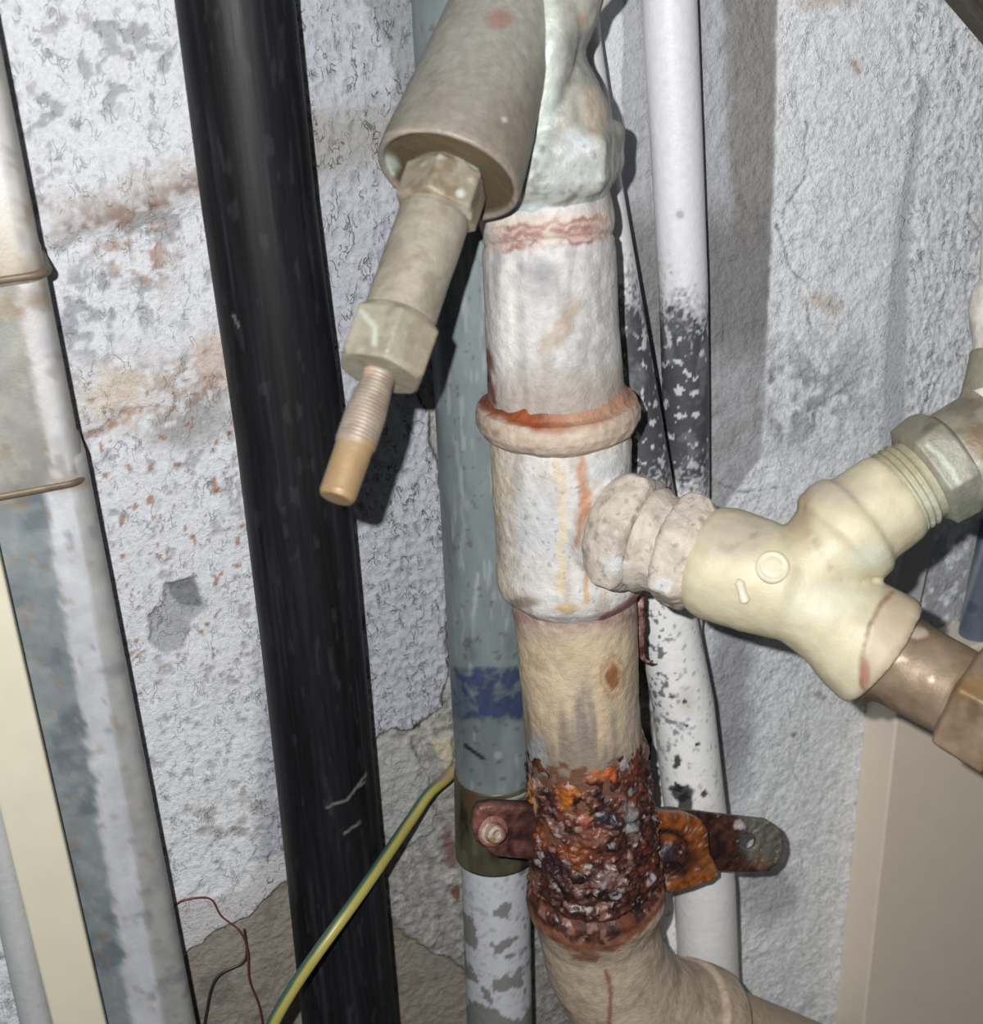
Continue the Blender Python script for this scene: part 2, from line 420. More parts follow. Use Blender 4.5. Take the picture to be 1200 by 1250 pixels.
    m = (x < 420)*ss(-4, 4, poly(x, y+q*14, [(205, 1110), (260, 1090), (300, 1075), (370, 1020), (372, 1070), (310, 1110), (270, 1135), (222, 1165)])); col = mixc(col, L(196, 194, 196), m*.9); h = h*(1-m)+m*.0005
    m = lm*ss(1, .4, spot(xw, yw, 300, 1000, 110, 40))*ss(-.1, .3, q2+q*.5); col = mixc(col, L(150, 147, 142), m*.7)
    # second left ledges
    for pts in ([(245, 1045), (265, 1025), (300, 1010), (345, 985)],):
        m = ss(2, .5, segd(x+q2*6, y+q2*6, pts)); col = mixc(col, L(120, 118, 118), m*.6); h -= m*.001
    # ---- right bay: vertical grey bands
    band = ss(-2, 3, poly(x+q2*3, y, [(760, -150), (944+6, -150), (949, 60), (946, 200), (942, 300), (936, 420), (930, 560), (870, 640), (760, 640)]))
    bt = ss(-.2, .5, q+.5*q2)
    col = mixc(col, L(166, 167, 172), band*.9)
    col = mixc(col, L(142, 140, 138), band*ss(885, 895, xw)*ss(320, 250, y)*.85)
    col = mixc(col, L(186, 189, 200), band*ss(12, 4, np.abs(xw-873))*ss(260, 150, y)*.8)
    col = mixc(col, L(126, 124, 124), band*ss(230, 300, yw)*ss(480, 400, yw)*.8)
    col = mixc(col, L(150, 148, 150), band*ss(400, 470, yw)*.7*bt)
    h -= band*.0005
    m = ss(1, .2, spot(xw+q2*30, yw+q*40, 985, 480, 120, 95))*ss(925, 940, x)*ss(-.5, .2, q2+q); col = mixc(col, L(146, 147, 152), m*.8)
    m2 = m*ss(.25, .32, fbm(wx/.0055, wz/.0055, o=2, s=91)); col = mixc(col, L(206, 208, 218), m2*.85); h += m2*.001; h += m*grit*.0008
    sl = ss(-3, 8, poly(x+q2*3, y, [(1124, 90), (1140, 100), (1120, 200), (1112, 340), (1108, 560), (1072, 560), (1080, 400), (1092, 280), (1108, 180)]))
    col = mixc(col, L(186, 188, 196), sl*.85); h = h*(1-sl*.8)-sl*.0004
    rc = ss(1085, 1120, x)*ss(560, 520, y)
    h += rc*(1-sl)*(rid*.0005); col = mixc(col, L(180, 183, 194), rc*(1-sl)*ss(.2, -.4, rid)*.7)
    for pts in ([(985, 150), (980, 220), (960, 245), (950, 280), (965, 330), (985, 345)], [(985, 365), (990, 400)], [(865, 585), (900, 600), (950, 598)],
                [(1140, 420), (1135, 480), (1128, 510)], [(945, 270), (915, 262), (905, 235)], [(1180, 260), (1200, 290)]):
        m = ss(1.8, .5, segd(x+q2*7, y+q2*7, pts)); col = mixc(col, L(118, 116, 116), m*.75); h -= m*.0008
    m = ss(1, .2, spot(xw, yw, 1010, 375, 32, 14)); col = mixc(col, L(190, 176, 160), m*.6)
    m = ss(1, .3, spot(xw, yw, 1043, 88, 7, 10)); col = mixc(col, L(170, 140, 115), m*.8)
    m = ss(1, .2, spot(xw, yw, 1010, 5, 50, 16)); col = mixc(col, L(205, 192, 184), m*.7)
    # lower right bay
    lo = ss(1, .3, spot(xw, yw, 890, 850, 45, 200)); col = mixc(col, L(150, 151, 158), lo*.8)
    lo = ss(1, .3, spot(xw, yw, 930, 1090, 60, 60)); col = mixc(col, L(160, 162, 168), lo*.6)
    col = mixc(col, L(150, 150, 156), ss(1110, 1130, x)*ss(640, 660, y)*ss(780, 760, y)*ss(0, .3, q2+.3)*.7)
    for pts in ([(1020, 900), (1010, 950), (1000, 1010)], [(985, 900), (965, 960), (950, 970)]):
        m = ss(4, .5, segd(x+q2*8, y+q2*8, pts)); h -= m*.0006
    m = ss(1, .4, spot(xw, yw, 970, 888, 9, 6)); col = mixc(col, L(120, 116, 110), m*.8)
    m = ss(1, .5, spot(xw, yw, 998, 853, 16, 7)); col = mixc(col, L(150, 140, 130), m*.6)
    h = np.clip(h, -.008, .0055)
    alpha = np.clip((mid*1.0+left*.5+right*(.35+.3*rc))*(1-cm*.6)*(1-low*.8)*(1-.6*band), 0, 1)
    col = np.hstack([col, alpha[:, None]])
    V[:, 1] = np.where(far, 0, -h)
    i = np.arange(NR-1)[:, None]*NC; j = np.arange(NC-1)[None, :]
    Q = np.stack([i+j, i+j+1, i+NC+j+1, i+NC+j], -1).reshape(-1, 4)
    # body of the wall behind the relief
    k = len(V)
    B = np.array([[-1.4, .15, 0], [2.0, .15, 0], [2.0, .15, 2.6], [-1.4, .15, 2.6]]); V = np.vstack([V, B]); col = np.vstack([col, np.tile(np.append(L(150, 149, 146), 0), (4, 1))])
    c00, c10, c01, c11 = 0, NC-1, (NR-1)*NC, NR*NC-1
    Q = np.vstack([Q, [[k+1, k, k+3, k+2], [k, k+1, c10, c00], [k+2, k+3, c01, c11], [k, c00, c01, k+3], [k+1, k+2, c11, c10]]])
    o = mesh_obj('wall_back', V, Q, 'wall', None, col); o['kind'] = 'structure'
build_wall()
V, Fc = box_geo((.3, -.6, -.05), (1, 0, 0), (0, 1, 0), (0, 0, 1), 1.7, .9, .05, 0)
o = mesh_obj('floor', V, Fc, 'floor', None, np.tile(L(140, 136, 128), (len(V), 1)), smooth=False); o['kind'] = 'structure'

def down_to_floor(p, z=0.0, lean=(0, 0)): return np.array([p[0]+lean[0], p[1]+lean[1], z])

# ------------------------------------------------------------------ galvanised downpipe at the left
def prism(name, top, bot, prof, mat, parent, paint, ring=.002, label=None, grow=None, origin=None):
    """profile extruded between two points; prof: list of (x, y) about the axis"""
    prof = np.array(prof); n = max(2, int(np.linalg.norm(np.asarray(top)-bot)/ring)); m = len(prof)
    V = []
    for i in range(n+1):
        t = i/n; c = np.asarray(top)*(1-t)+np.asarray(bot)*t; g = 1 if grow is None else grow(t)
        V.append(np.stack([c[0]+prof[:, 0]*g, c[1]+prof[:, 1]*g, np.full(m, c[2])], -1))
    V = np.vstack(V)
    i = np.arange(n)[:, None]*m; j = np.arange(m)[None, :]; j2 = (j+1) % m
    Q = np.stack([i+j, i+m+j, i+m+j2, i+j2], -1).reshape(-1, 4)
    fl = Q.tolist()+[list(range(m)), list(range(n*m, n*m+m))[::-1]]
    x, y = proj(V)
    return mesh_obj(name, V, fl, mat, parent, paint(x, y, V), label, True, origin)
def rrect(hw, hd, r, k=6, sub=10):
    """rounded rectangle; densely sampled sides, camera side is -y"""
    out = []
    for cx, cy, a0 in ((hw-r, hd-r, 0), (-hw+r, hd-r, 90), (-hw+r, -hd+r, 180), (hw-r, -hd+r, 270)):
        for i in range(k+1):
            a = math.radians(a0+90*i/k); out.append((cx+r*math.cos(a), cy+r*math.sin(a)))
    full = []
    for i in range(len(out)):
        a, b = np.array(out[i]), np.array(out[(i+1) % len(out)]); n = max(1, int(np.linalg.norm(b-a)/.0016))
        for t in range(n): full.append(tuple(a+(b-a)*t/n))
    return full
ZW = .0285; ZD = .022; ZC = .034
def right_edge_x(px, py): return P(px, py, ZC-.006)[0]-ZW
zx = right_edge_x(112, 600)
def dp_paint(edge_pts, stripe, seam_brown, cream):
    ex = [e[1] for e in edge_pts]; exx = [e[0] for e in edge_pts]
    def f(x, y, V):
        n = n3(V, .018, 4, 3); n2 = n3(V, .005, 3, 8); e = np.interp(y, ex, exx)
        col = np.tile(L(138, 147, 152), (len(V), 1))
        col = mixc(col, L(112, 122, 130), ss(0, .35, n)); col = mixc(col, L(160, 165, 163), ss(.05, .4, n2)*.5)
        # white wall paint brushed over the corner
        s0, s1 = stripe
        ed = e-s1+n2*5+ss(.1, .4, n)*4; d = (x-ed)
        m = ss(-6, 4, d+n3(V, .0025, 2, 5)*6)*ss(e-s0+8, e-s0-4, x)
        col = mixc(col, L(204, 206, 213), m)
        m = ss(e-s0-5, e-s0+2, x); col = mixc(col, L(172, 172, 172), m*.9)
        m = ss(.28, .42, n3(V, .006, 2, 61))*ss(-12, 8, d)*0.5; col = mixc(col, L(120, 122, 128), m)
        if cream:
            m = ss(150, 330, y)*ss(-.5, .3, n+.3); col = mixc(col, L(176, 166, 148), np.clip(np.clip(m*.5+.25, 0, 1)*ss(e+5, e-60, x)*.9+.15, 0, 1)*cream)
            col = mixc(col, L(138, 122, 98), ss(1, .3, spot(x, y, 30, 250, 22, 60))*ss(-.2, .3, n2)*.5)
        for (a, b, wd) in seam_brown:
            yy = b-(x-50)*.36; d = y-yy
            col = mixc(col, L(140, 122, 96), ss(wd, 0, np.abs(d))*ss(-.5, .2, n2)*.75)
        m = ss(.34, .42, n3(V, .005, 2, 71)); col = mixc(col, L(150, 122, 88), m*.4)
        return col
    return f
dpt = thing('downpipe', 'galvanised sheet-metal downpipe of overlapping sections at the left edge', 'downpipe', (zx, -ZC, 0))
def zat(px, py): return P(px, py, ZC+ZD)[2]
z1 = zat(30, 345); z2 = zat(60, 600)
xr = lambda z: zx+(1.40-z)*-.004
prof = rrect(ZW, ZD, .0085)
big = rrect(ZW+.0016, ZD+.0016, .009)
edges = [(-10, 0), (62, 330), (112, 580), (225, 1250), (260, 1450)]
prism('pipe_section', (zx-.004, -ZC, 2.2), (zx-.004, -ZC, z1), big, 'zinc', dpt, dp_paint([(3, 0), (65, 335), (80, 400)], (20, 75), [(0, 330, 40)], 1.0))
prism('pipe_section', (zx-.002, -ZC, z1+.012), (zx-.002, -ZC, z2), prof, 'zinc', dpt, dp_paint([(65, 335), (112, 590)], (18, 48), [(0, 600, 20), (0, 365, 30)], .5))
prof3 = rrect(ZW-.0012, ZD-.0012, .008)
prism('pipe_section', (zx+.001, -ZC, z2+.012), (zx+.001, -ZC, 0.0), prof3, 'zinc', dpt, dp_paint([(112, 580), (225, 1250), (260, 1450)], (24, 62), [(0, 605, 14)], False), ring=.003)
for zz, g in ((z1+.004, big), (z2+.003, prof)):
    q = [(a*1.008, b*1.008) for a, b in g]
    prism('seam_bead', (zx-.002, -ZC, zz), (zx-.002, -ZC, zz-.003), q, 'zinc', dpt, flat((112, 100, 84), .4, .004), ring=.0008, grow=lambda t: 1+.02*math.sin(t*math.pi))

# cream trunking and pale pipe beyond it
a = P(88, 1250, .045); b = P(-12, 690, .045)
tx = (a[0]+b[0])/2
o = prism('cable_trunking', (P(5, 850, .08)[0], -.070, 2.2), (P(83, 1250, .08)[0]+.004, -.070, 0), rrect(.0113, .010, .0015), 'cream', None, flat((214, 208, 188), .03, .03), ring=.01, origin=(a[0], -.070, 0))
tag(o, 'smooth cream plastic trunking strip at the bottom left corner, left of the downpipe', 'trunking')
_lp = P(-60, 600, .05)
o = tube('water_pipe', [(np.array([P(-26, 900, .05)[0], -.05, 2.2]), .0078)]+vrows([(-26, 900, .05, 21), (14, 1100, .05, 21), (46, 1250, .05, 20)])+[(down_to_floor(P(46, 1250, .05)), .0082)], 'white',
         None, flat((176, 178, 180), .08, .02), step=.003, axis=(0, 0, -1), nseg=48, origin=down_to_floor(P(52, 1250, .05)))
tag(o, 'thin pale grey pipe at the bottom left corner, outside the cream trunking', 'pipe')

# ------------------------------------------------------------------ black pipe
def black_paint(x, y, V):
    ax = np.interp(y, [-50, 1250], [282, 427]); u = (x-ax)/70
    col = np.tile(L(25, 25, 29), (len(V), 1))
    s = fbm(V[:, 0]/.0022, V[:, 1]/.0022, V[:, 2]/.09, 4, 5)
    col = mixc(col, L(52, 52, 58), ss(.1, .5, s)*.5)
    col = mixc(col, L(15, 15, 17), ss(-.05, -.4, s)*.8)
    m = ss(.30, .36, n3(V, .005, 2, 14, (.6, .6, 2.5)))*.12; col = mixc(col, L(90, 90, 96), m)
    for pts in ([(400, 985), (425, 975), (447, 945)], [(420, 1018), (440, 1003)], [(285, 385), (292, 400)], [(436, 960), (446, 955)]):
        m = ss(2.0, .6, segd(x, y, pts)); col = mixc(col, L(124, 124, 126), m*.7)
    return col
rows = vrows([(276, -80, .036, 74), (287, 0, .036, 72.5), (316, 250, .036, 69), (353, 520, .036, 66), (381, 780, .036, 62), (408, 1050, .036, 59), (427, 1250, .036, 57)])
rows = [(rows[0][0]+np.array([0, 0, .8]), rows[0][1])]+rows+[(down_to_floor(rows[-1][0]), rows[-1][1])]
o = tube('drain_pipe', rows, 'black', None, black_paint, step=.0014, axis=(0, 0, -1), nseg=128, origin=down_to_floor(rows[-1][0]))
tag(o, 'thick glossy black plastic pipe running full height, scuffed lengthwise', 'pipe')

# ------------------------------------------------------------------ grey conduit with blue band
def grey_paint(x, y, V):
    n = n3(V, .02, 4, 31, (1, 1, 3)); n2 = n3(V, .004, 3, 37)
    col = np.tile(L(122, 132, 135), (len(V), 1))
    col = mixc(col, L(98, 108, 112), ss(-.1, .4, n)*.8); col = mixc(col, L(160, 166, 164), ss(.2, .42, n3(V, .004, 2, 44, (.5, .5, 4)))*.55)
    col = mixc(col, L(150, 158, 158), ss(4, 1, segd(x+n2*4, y, [(558, 540), (566, 640), (562, 690)]))*.6)
    col = mixc(col, L(170, 176, 176), ss(3, .8, segd(x+n2*4, y, [(578, 750), (584, 700)]))*.6)
    col = mixc(col, L(90, 84, 80), ss(.36, .42, n3(V, .0035, 2, 3))*.6)
    m = ss(812, 818, y+n2*3)*ss(882, 875, y+n2*6-(x-590)*.02)
    bl = L(48, 60, 92)[None, :]*(1+.5*n2)[:, None]
    m = m*np.clip(.45+.5*ss(-.25, .15, n2+n3(V, .009, 2, 77)), 0, .92)
    m = m*(1-.6*ss(1, .3, spot(x, y, 578, 846, 9, 5)))
    col = col*(1-m[:, None])+bl*m[:, None]
    m = ss(3.2, 1.5, segd(x, y, [(568, 910), (576, 916), (590, 926)])); col = mixc(col, L(34, 30, 24), m*.9)
    col = mixc(col, L(176, 180, 178), ss(1, .4, spot(x, y, 608, 922, 7))*.5)
    return col
gc = thing('conduit', 'grey plastic conduit with a faded blue band, behind the iron riser', 'conduit', down_to_floor(P(600, 1100, .034)))
rows = vrows([(567, 0, .034, 65), (578, 300, .034, 60), (588, 480, .034, 58), (596, 700, .034, 54), (605, 900, .034, 51), (607, 948, .034, 50.5)])
rows = [(rows[0][0]+np.array([-.004, 0, .7]), rows[0][1])]+rows
tube('pipe', rows, 'grey', gc, grey_paint, step=.0012, axis=(0, 0, -1), label='grey upper pipe with a blue band')
r0 = rows[-1]
tube('rim', [(r0[0]+np.array([0, 0, .0012]), r0[1]*1.035), (r0[0]-np.array([0, 0, .001]), r0[1]*1.035)], 'white', gc, flat((150, 150, 146), .1, .004), step=.001, axis=(0, 0, -1), nseg=90, label='pale cut end of the upper pipe')
def olive(x, y, V):
    n = n3(V, .006, 3, 5, (1, 1, 3)); col = np.tile(L(78, 75, 58), (len(V), 1))
    col = mixc(col, L(48, 42, 32), ss(0, .4, n)); col = mixc(col, L(104, 104, 84), ss(-.1, -.4, n)*.7)
    return mixc(col, L(88, 62, 50), ss(1, .3, spot(x, y, 575, 975, 12, 30))*.7)
a = P(606, 940, .034); b = P(606, 1038, .034)
tube('socket', [(a, 52*depth(a)/F), (b, 50.5*depth(b)/F)], 'grey', gc, olive, step=.0012, axis=(0, 0, -1), label='olive-brown socket below the grey pipe')
def patch(x, y, V):
    n = n3(V, .012, 4, 12); col = np.tile(L(205, 207, 214), (len(V), 1))
    col = mixc(col, L(150, 152, 158), ss(.22, .3, n3(V, .003, 2, 2))*.5)
    return mixc(col, L(116, 116, 112), ss(.02, .07, n+.35*ss(1095, 1200, y)-.24)*.85)
rows = vrows([(604, 1030, .034, 42), (610, 1250, .034, 40)]); rows.append((down_to_floor(rows[-1][0]), rows[-1][1]))
tube('lower_pipe', rows, 'white', gc, patch, step=.0015, axis=(0, 0, -1), nseg=100, label='white painted lower pipe with grey patches')

# ------------------------------------------------------------------ the two white pipes
def soot(x, y, V, gap):
    """black spray and specks on white paint"""
    n = n3(V, .010, 4, 71); n2 = n3(V, .0016, 2, 75); g = n3(V, .004, 3, 79)
    col = mixc(np.tile(L(222, 223, 228), (len(V), 1)), L(246, 246, 247), ss(500, 800, y))  # whiter lower down, making up in colour for the weaker flash
    k = ss(gap[0], gap[0]+110, y+n*40+n2*60)*ss(gap[1], gap[1]-110, y+n*40+n2*60)
    col = mixc(col, L(34, 36, 42), np.clip(k*1.5, 0, 1)*.92)
    col = mixc(col, L(206, 208, 214), k*ss(.24, .30, g)*.95)
    col = mixc(col, L(170, 172, 178), k*ss(.0, .3, n)*.25)
    return col
def wa_paint(x, y, V):
    col = soot(x, y, V, (330, 640)); n2 = n3(V, .003, 2, 7)
    m = ss(.34, .4, n2)*ss(690, 720, y); col = mixc(col, L(110, 112, 118), m*.6)
    m = ss(2.5, 1, spot(x, y, 830, 262, 3)); col = mixc(col, L(90, 88, 90), m*.5)
    return col
rows = vrows([(812, -100, .0155, 35), (817, 0, .0155, 34), (826, 180, .0155, 32), (834, 350, .0155, 30), (837, 480, .0155, 28.5), (838, 600, .0155, 28), (832, 740, .0155, 27), (822, 900, .0155, 26), (812, 1080, .0155, 25), (800, 1250, .0155, 23)])
rows = [(rows[0][0]+np.array([0, 0, .7]), rows[0][1])]+rows+[(down_to_floor(rows[-1][0]), rows[-1][1])]
o = tube('water_pipe', rows, 'white', None, wa_paint, step=.0012, nseg=120, origin=down_to_floor(rows[-1][0]))
tag(o, 'straight white pipe right of the valve, sprayed black halfway down', 'pipe')
def wb_paint(x, y, V):
    col = soot(x, y, V, (310, 640)); n2 = n3(V, .0028, 2, 17); n = n3(V, .006, 3, 27)
    axx = np.interp(y, [590, 757, 960, 1080, 1250], [785, 815, 843, 860, 868]); u = (x-axx)/38
    m = ss(.10, .20, n2)*ss(640, 680, y)*ss(1010, 820, y)*ss(.5, -.3, u); col = mixc(col, L(82, 84, 92), m*.85)
    m = ss(.3, .36, n2)*ss(640, 700, y)*ss(1100, 900, y); col = mixc(col, L(120, 120, 126), m*.5)
    col = mixc(col, L(205, 200, 186), ss(1, .2, spot(x, y, 838, 856, 16, 26))*.6)
    for (cx, cy, rx, ry) in ((826, 929, 4, 9), (851, 908, 4, 3), (833, 968, 14, 11), (837, 982, 9, 17), (824, 962, 10, 5), (860, 969, 5, 4), (836, 857, 3, 3), (838, 886, 3, 2), (820, 850, 5, 2)):
        m = ss(1.15, .8, spot(x+n*5, y+n2*6, cx, cy, rx, ry)); col = mixc(col, L(38, 36, 38), m*.92)
    m = ss(-.2, .1, u)*0
    return col
rows = vrows([(694, -60, .024, 31), (704, 60, .026, 31), (728, 230, .032, 32), (756, 400, .040, 33), (786, 590, .044, 35), (814, 757, .042, 37), (834, 860, .042, 37.5), (845, 960, .044, 37.5), (860, 1080, .040, 37.5), (867, 1250, .030, 37)])
rows = [(rows[0][0]+np.array([0, 0.004, .7]), rows[0][1])]+rows+[(down_to_floor(rows[-1][0]), rows[-1][1])]
o = tube('water_pipe', rows, 'white', None, wb_paint, step=.0011, nseg=130, origin=down_to_floor(rows[-1][0]))
tag(o, 'leaning white pipe just behind the iron riser, peeling in black flakes low down', 'pipe')

# ------------------------------------------------------------------ iron riser
CR = .088
def ir_disp(a, s=0, size=.012):
    return lambda V, th, t: n3(V, size, 3, s)*a+n3(V, size*.3, 2, s+9)*a*.35
riser = thing('riser_pipe', 'thick old iron riser pipe in flaking pale paint, centre of the photo', 'pipe', down_to_floor(P(735, 1300, CR)))
def sleeve_paint(x, y, V):
    n = n3(V, .012, 4, 101); n2 = n3(V, .004, 3, 107); s = n3(V, .008, 4, 111, (.7, .7, 2))
    col = np.tile(L(198, 196, 196), (len(V), 1))
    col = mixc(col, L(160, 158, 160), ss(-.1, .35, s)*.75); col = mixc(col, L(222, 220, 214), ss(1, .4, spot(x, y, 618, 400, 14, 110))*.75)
    col = mixc(col, L(122, 122, 130), ss(1, .2, spot(x+n*18, y+n*18, 655, 325, 34, 20))*.7)
    col = mixc(col, L(146, 146, 148), ss(1, .2, spot(x+n*18, y+n*18, 662, 350, 34, 30))*.6)
    col = mixc(col, L(168, 146, 122), ss(16, 2, segd(x+n2*8, y+n2*8, [(700, 370), (685, 400), (665, 425)]))*.6)
    col = mixc(col, L(160, 148, 136), ss(425, 485, y+n*24)*.75)
    yy = 277-(x-670)*.10
    col = mixc(col, L(206, 186, 168), ss(30, 6, np.abs(y-yy-3))*.6)
    for k, (dy, wd) in enumerate(((-3, 4), (8, 6), (20, 4))):
        m = ss(wd+2, 1, np.abs(y-yy-dy-n2*12))*ss(590, 625, x+n2*10)*ss(752, 715, x)*ss(-.3, .1, n+.1); col = mixc(col, L(138, 84, 78), m*.8)
    col = mixc(col, L(205, 168, 160), ss(10, 0, np.abs(y-yy-14))*ss(.0, .4, n2)*.7)
    m = ss(9, 1, segd(x+n2*5, y, [(594, 430), (596, 465), (602, 490)])); col = mixc(col, L(112, 56, 34), m*.9)
    m = ss(6, 1, spot(x, y, 596, 462, 1)*1.0); col = mixc(col, L(54, 30, 24), m*.8)
    return col
def sleeve_disp(V, th, t):
    x, y = proj(V); n = n3(V, .014, 3, 5)*.0007+n3(V, .004, 2, 9)*.00025
    n = n-ss(12, 0, np.abs(x-632-(y-400)*.05))*.0008*ss(300, 330, y)     # flat facet beside a highlight ridge
    return n-ss(5, 0, np.abs(y-293+(x-670)*.10))*.0009
rows = vrows([(665, 238, CR, 79), (667, 262, CR, 82.5), (668, 272, CR, 83), (669, 285, CR, 80), (670, 310, CR, 82), (674, 400, CR, 81.5), (678, 470, CR, 83), (680, 500, CR, 83)])
tube('upper_sleeve', rows, 'iron', riser, sleeve_paint, step=.0009, axis=(0, 0, -1), disp=sleeve_disp, label='whitish-grey sleeve stained red at the top')
def collar_paint(x, y, V):
    n = n3(V, .010, 4, 121); n2 = n3(V, .004, 3, 127)
    col = np.tile(L(186, 168, 152), (len(V), 1))
    col = mixc(col, L(158, 142, 126), ss(0, .35, n)*.8); col = mixc(col, L(205, 192, 178), ss(.05, .4, n2)*.5)
    inner = np.interp(x, [580, 600, 640, 680, 720, 760, 780], [492, 506, 522, 528, 522, 503, 490])
    m = ss(7, -5, y-inner+n2*5)
    oc = mixc(np.tile(L(142, 72, 38), (len(V), 1)), L(120, 66, 44), ss(0, .3, n2)); oc = mixc(oc, L(176, 140, 118), ss(650, 700, x+n*20)*.85)
    col = col*(1-m[:, None])+oc*m[:, None]
    col = mixc(col, L(82, 70, 58), ss(1, .3, spot(x, y, 600, 495, 14, 8))*.6)
    col = mixc(col, L(136, 128, 118), ss(6, 0, np.abs(y-inner-40))*.3)
    return col
rc = vrows([(680, 476, CR, 84), (680, 482, CR, 92), (680, 488, CR, 97.5), (681, 500, CR, 99.5), (681, 512, CR, 98), (682, 522, CR, 93), (683, 530, CR, 84)])
# recessed ledge: the bead is a ring standing proud of a shallow rusty groove
rc = vrows([(680, 468, CR, 80), (680, 478, CR, 84), (680, 486, CR, 88), (680, 488, CR, 92), (680, 489, CR, 97), (681, 499, CR, 101), (681, 510, CR, 100.5), (682, 520, CR, 95), (683, 528, CR, 84)])
tube('collar', rc, 'iron', riser, collar_paint, step=.0008, axis=(0, 0, -1), disp=ir_disp(.0011, 33, .009), label='raised bead collar with orange rust in its groove')
def tee_paint(x, y, V):
    n = n3(V, .012, 4, 131); n2 = n3(V, .004, 3, 137); s = n3(V, .010, 4, 141, (.8, .8, 2.2))
    col = np.tile(L(208, 205, 202), (len(V), 1))
    col = mixc(col, L(176, 164, 152), ss(.0, .4, s)*.7); col = mixc(col, L(212, 196, 170), ss(640, 600, x)*.8)
    col = mixc(col, L(150, 140, 130), ss(14, 2, np.abs(x-632+n2*10))*ss(650, 590, y)*ss(540, 560, y)*.5)
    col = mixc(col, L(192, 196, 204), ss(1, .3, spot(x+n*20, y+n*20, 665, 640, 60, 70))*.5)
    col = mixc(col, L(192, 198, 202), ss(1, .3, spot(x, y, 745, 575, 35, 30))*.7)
    m = ss(9, 0, segd(x+n2*9, y, [(707, 548), (711, 590), (716, 620), (708, 640), (703, 665)])); col = mixc(col, L(182, 124, 84), m*.75)
    m = ss(9, 2, segd(x+n2*4, y, [(716, 600), (718, 625)])); col = mixc(col, L(176, 128, 92), m*.6)
    m = ss(6, 0, segd(x+n2*7, y, [(717, 690), (715, 720), (716, 735)])); col = mixc(col, L(196, 150, 92), m*.8)
    m = ss(8, 0, segd(x+n2*11, y, [(680, 550), (686, 640), (684, 720)])); col = mixc(col, L(214, 190, 138), m*.55)
    m = ss(1, .3, spot(x, y, 692, 742, 22, 9)); col = mixc(col, L(196, 168, 118), m*.8)
    m = ss(1, .4, spot(x, y, 640, 735, 26, 9)); col = mixc(col, L(128, 110, 92), m*.7)
    m = ss(.36, .42, n3(V, .0018, 2, 4)); col = mixc(col, L(120, 112, 104), m*.5)
    m = ss(7, 2, segd(x+n2*4, y, [(778, 730), (755, 745), (735, 755)])); col = mixc(col, L(128, 62, 60), m*.8)
    return col
body = tube_geo(vrows([(683, 520, CR, 84), (684, 545, CR, 86), (687, 600, CR, 85), (691, 650, CR, 86.5), (694, 676, CR, 88), (696, 686, CR, 91), (697, 700, CR, 92), (698, 712, CR, 89), (700, 722, CR, 80), (701, 730, CR, 70)]), step=.0022, axis=(0, 0, -1), nseg=96)
boss0 = P(692, 636, CR); boss1 = PZ(785, 652, .580)
boss = tube_geo([(boss0, .022), (boss0*.55+boss1*.45, .0225), (boss1*.85+boss0*.15, .0235), (boss1, .0215)], step=.002, nseg=72)
blend('tee_body', [body, boss], .0011, 3, 'iron', riser, tee_paint, lambda V: n3(V, .012, 3, 55)*.0009+n3(V, .004, 2, 57)*.0003, 'chalky white tee with an orange rust run')
def lower_paint(x, y, V):
    n = n3(V, .012, 4, 151); n2 = n3(V, .004, 3, 157); s = fbm(V[:, 0]/.005, V[:, 1]/.005, V[:, 2]/.05, 3, 9)
    ax = np.interp(y, [740, 940], [700, 716])
    col = np.tile(L(208, 188, 160), (len(V), 1))
    col = mixc(col, L(186, 166, 140), ss(0, .35, n)*.6)
    m = ss(790, 762, y+n2*16+(x-700)*.05); col = mixc(col, L(182, 160, 150), m*.8)
    m = ss(8, 1, np.abs(y-762-n2*12+np.abs(x-700)*.12)); col = mixc(col, L(146, 108, 104), m*.55)
    m = ss(845, 925, y+s*75); col = mixc(col, L(132, 120, 112), m*.85)
    m = ss(1, .3, spot(x+n2*8, y, 712, 870, 22, 60))*ss(-.3, .2, s); col = mixc(col, L(138, 128, 124), m*.8)
    m = ss(1, .5, spot(x+n2*6, y+n2*6, 748, 826, 11, 22)); col = mixc(col, L(140, 88, 48), m*.9)
    m = ss(3, 1, np.abs(spot(x+n2*6, y+n2*6, 748, 826, 13, 25)-1)*14); col = mixc(col, L(176, 142, 104), m*.7)
    m = ss(1, .3, spot(x+n2*8, y+n2*8, 656, 925, 18, 40)); col = mixc(col, L(168, 172, 178), m*.8)
    m = ss(1, .3, spot(x+n2*8, y+n2*8, 668, 945, 22, 14)); col = mixc(col, L(112, 118, 96), m*.7)
    m = ss(932, 950, y+n2*40); col = mixc(col, L(110, 66, 44), m*.85)
    m = ss(1, .3, spot(x, y, 770, 870, 12, 60)); col = mixc(col, L(176, 162, 158), m*.6)
    return col
rows = vrows([(700, 715, CR, 76), (701, 735, CR, 76), (703, 760, CR, 74.5), (708, 850, CR, 71), (714, 920, CR, 71), (720, 1000, CR, 71), (727, 1100, CR, 70)])
tube('lower_pipe', rows, 'iron', riser, lower_paint, step=.0009, axis=(0, 0, -1), disp=ir_disp(.0006, 63, .010), label='cream painted stretch with bare grey patches')
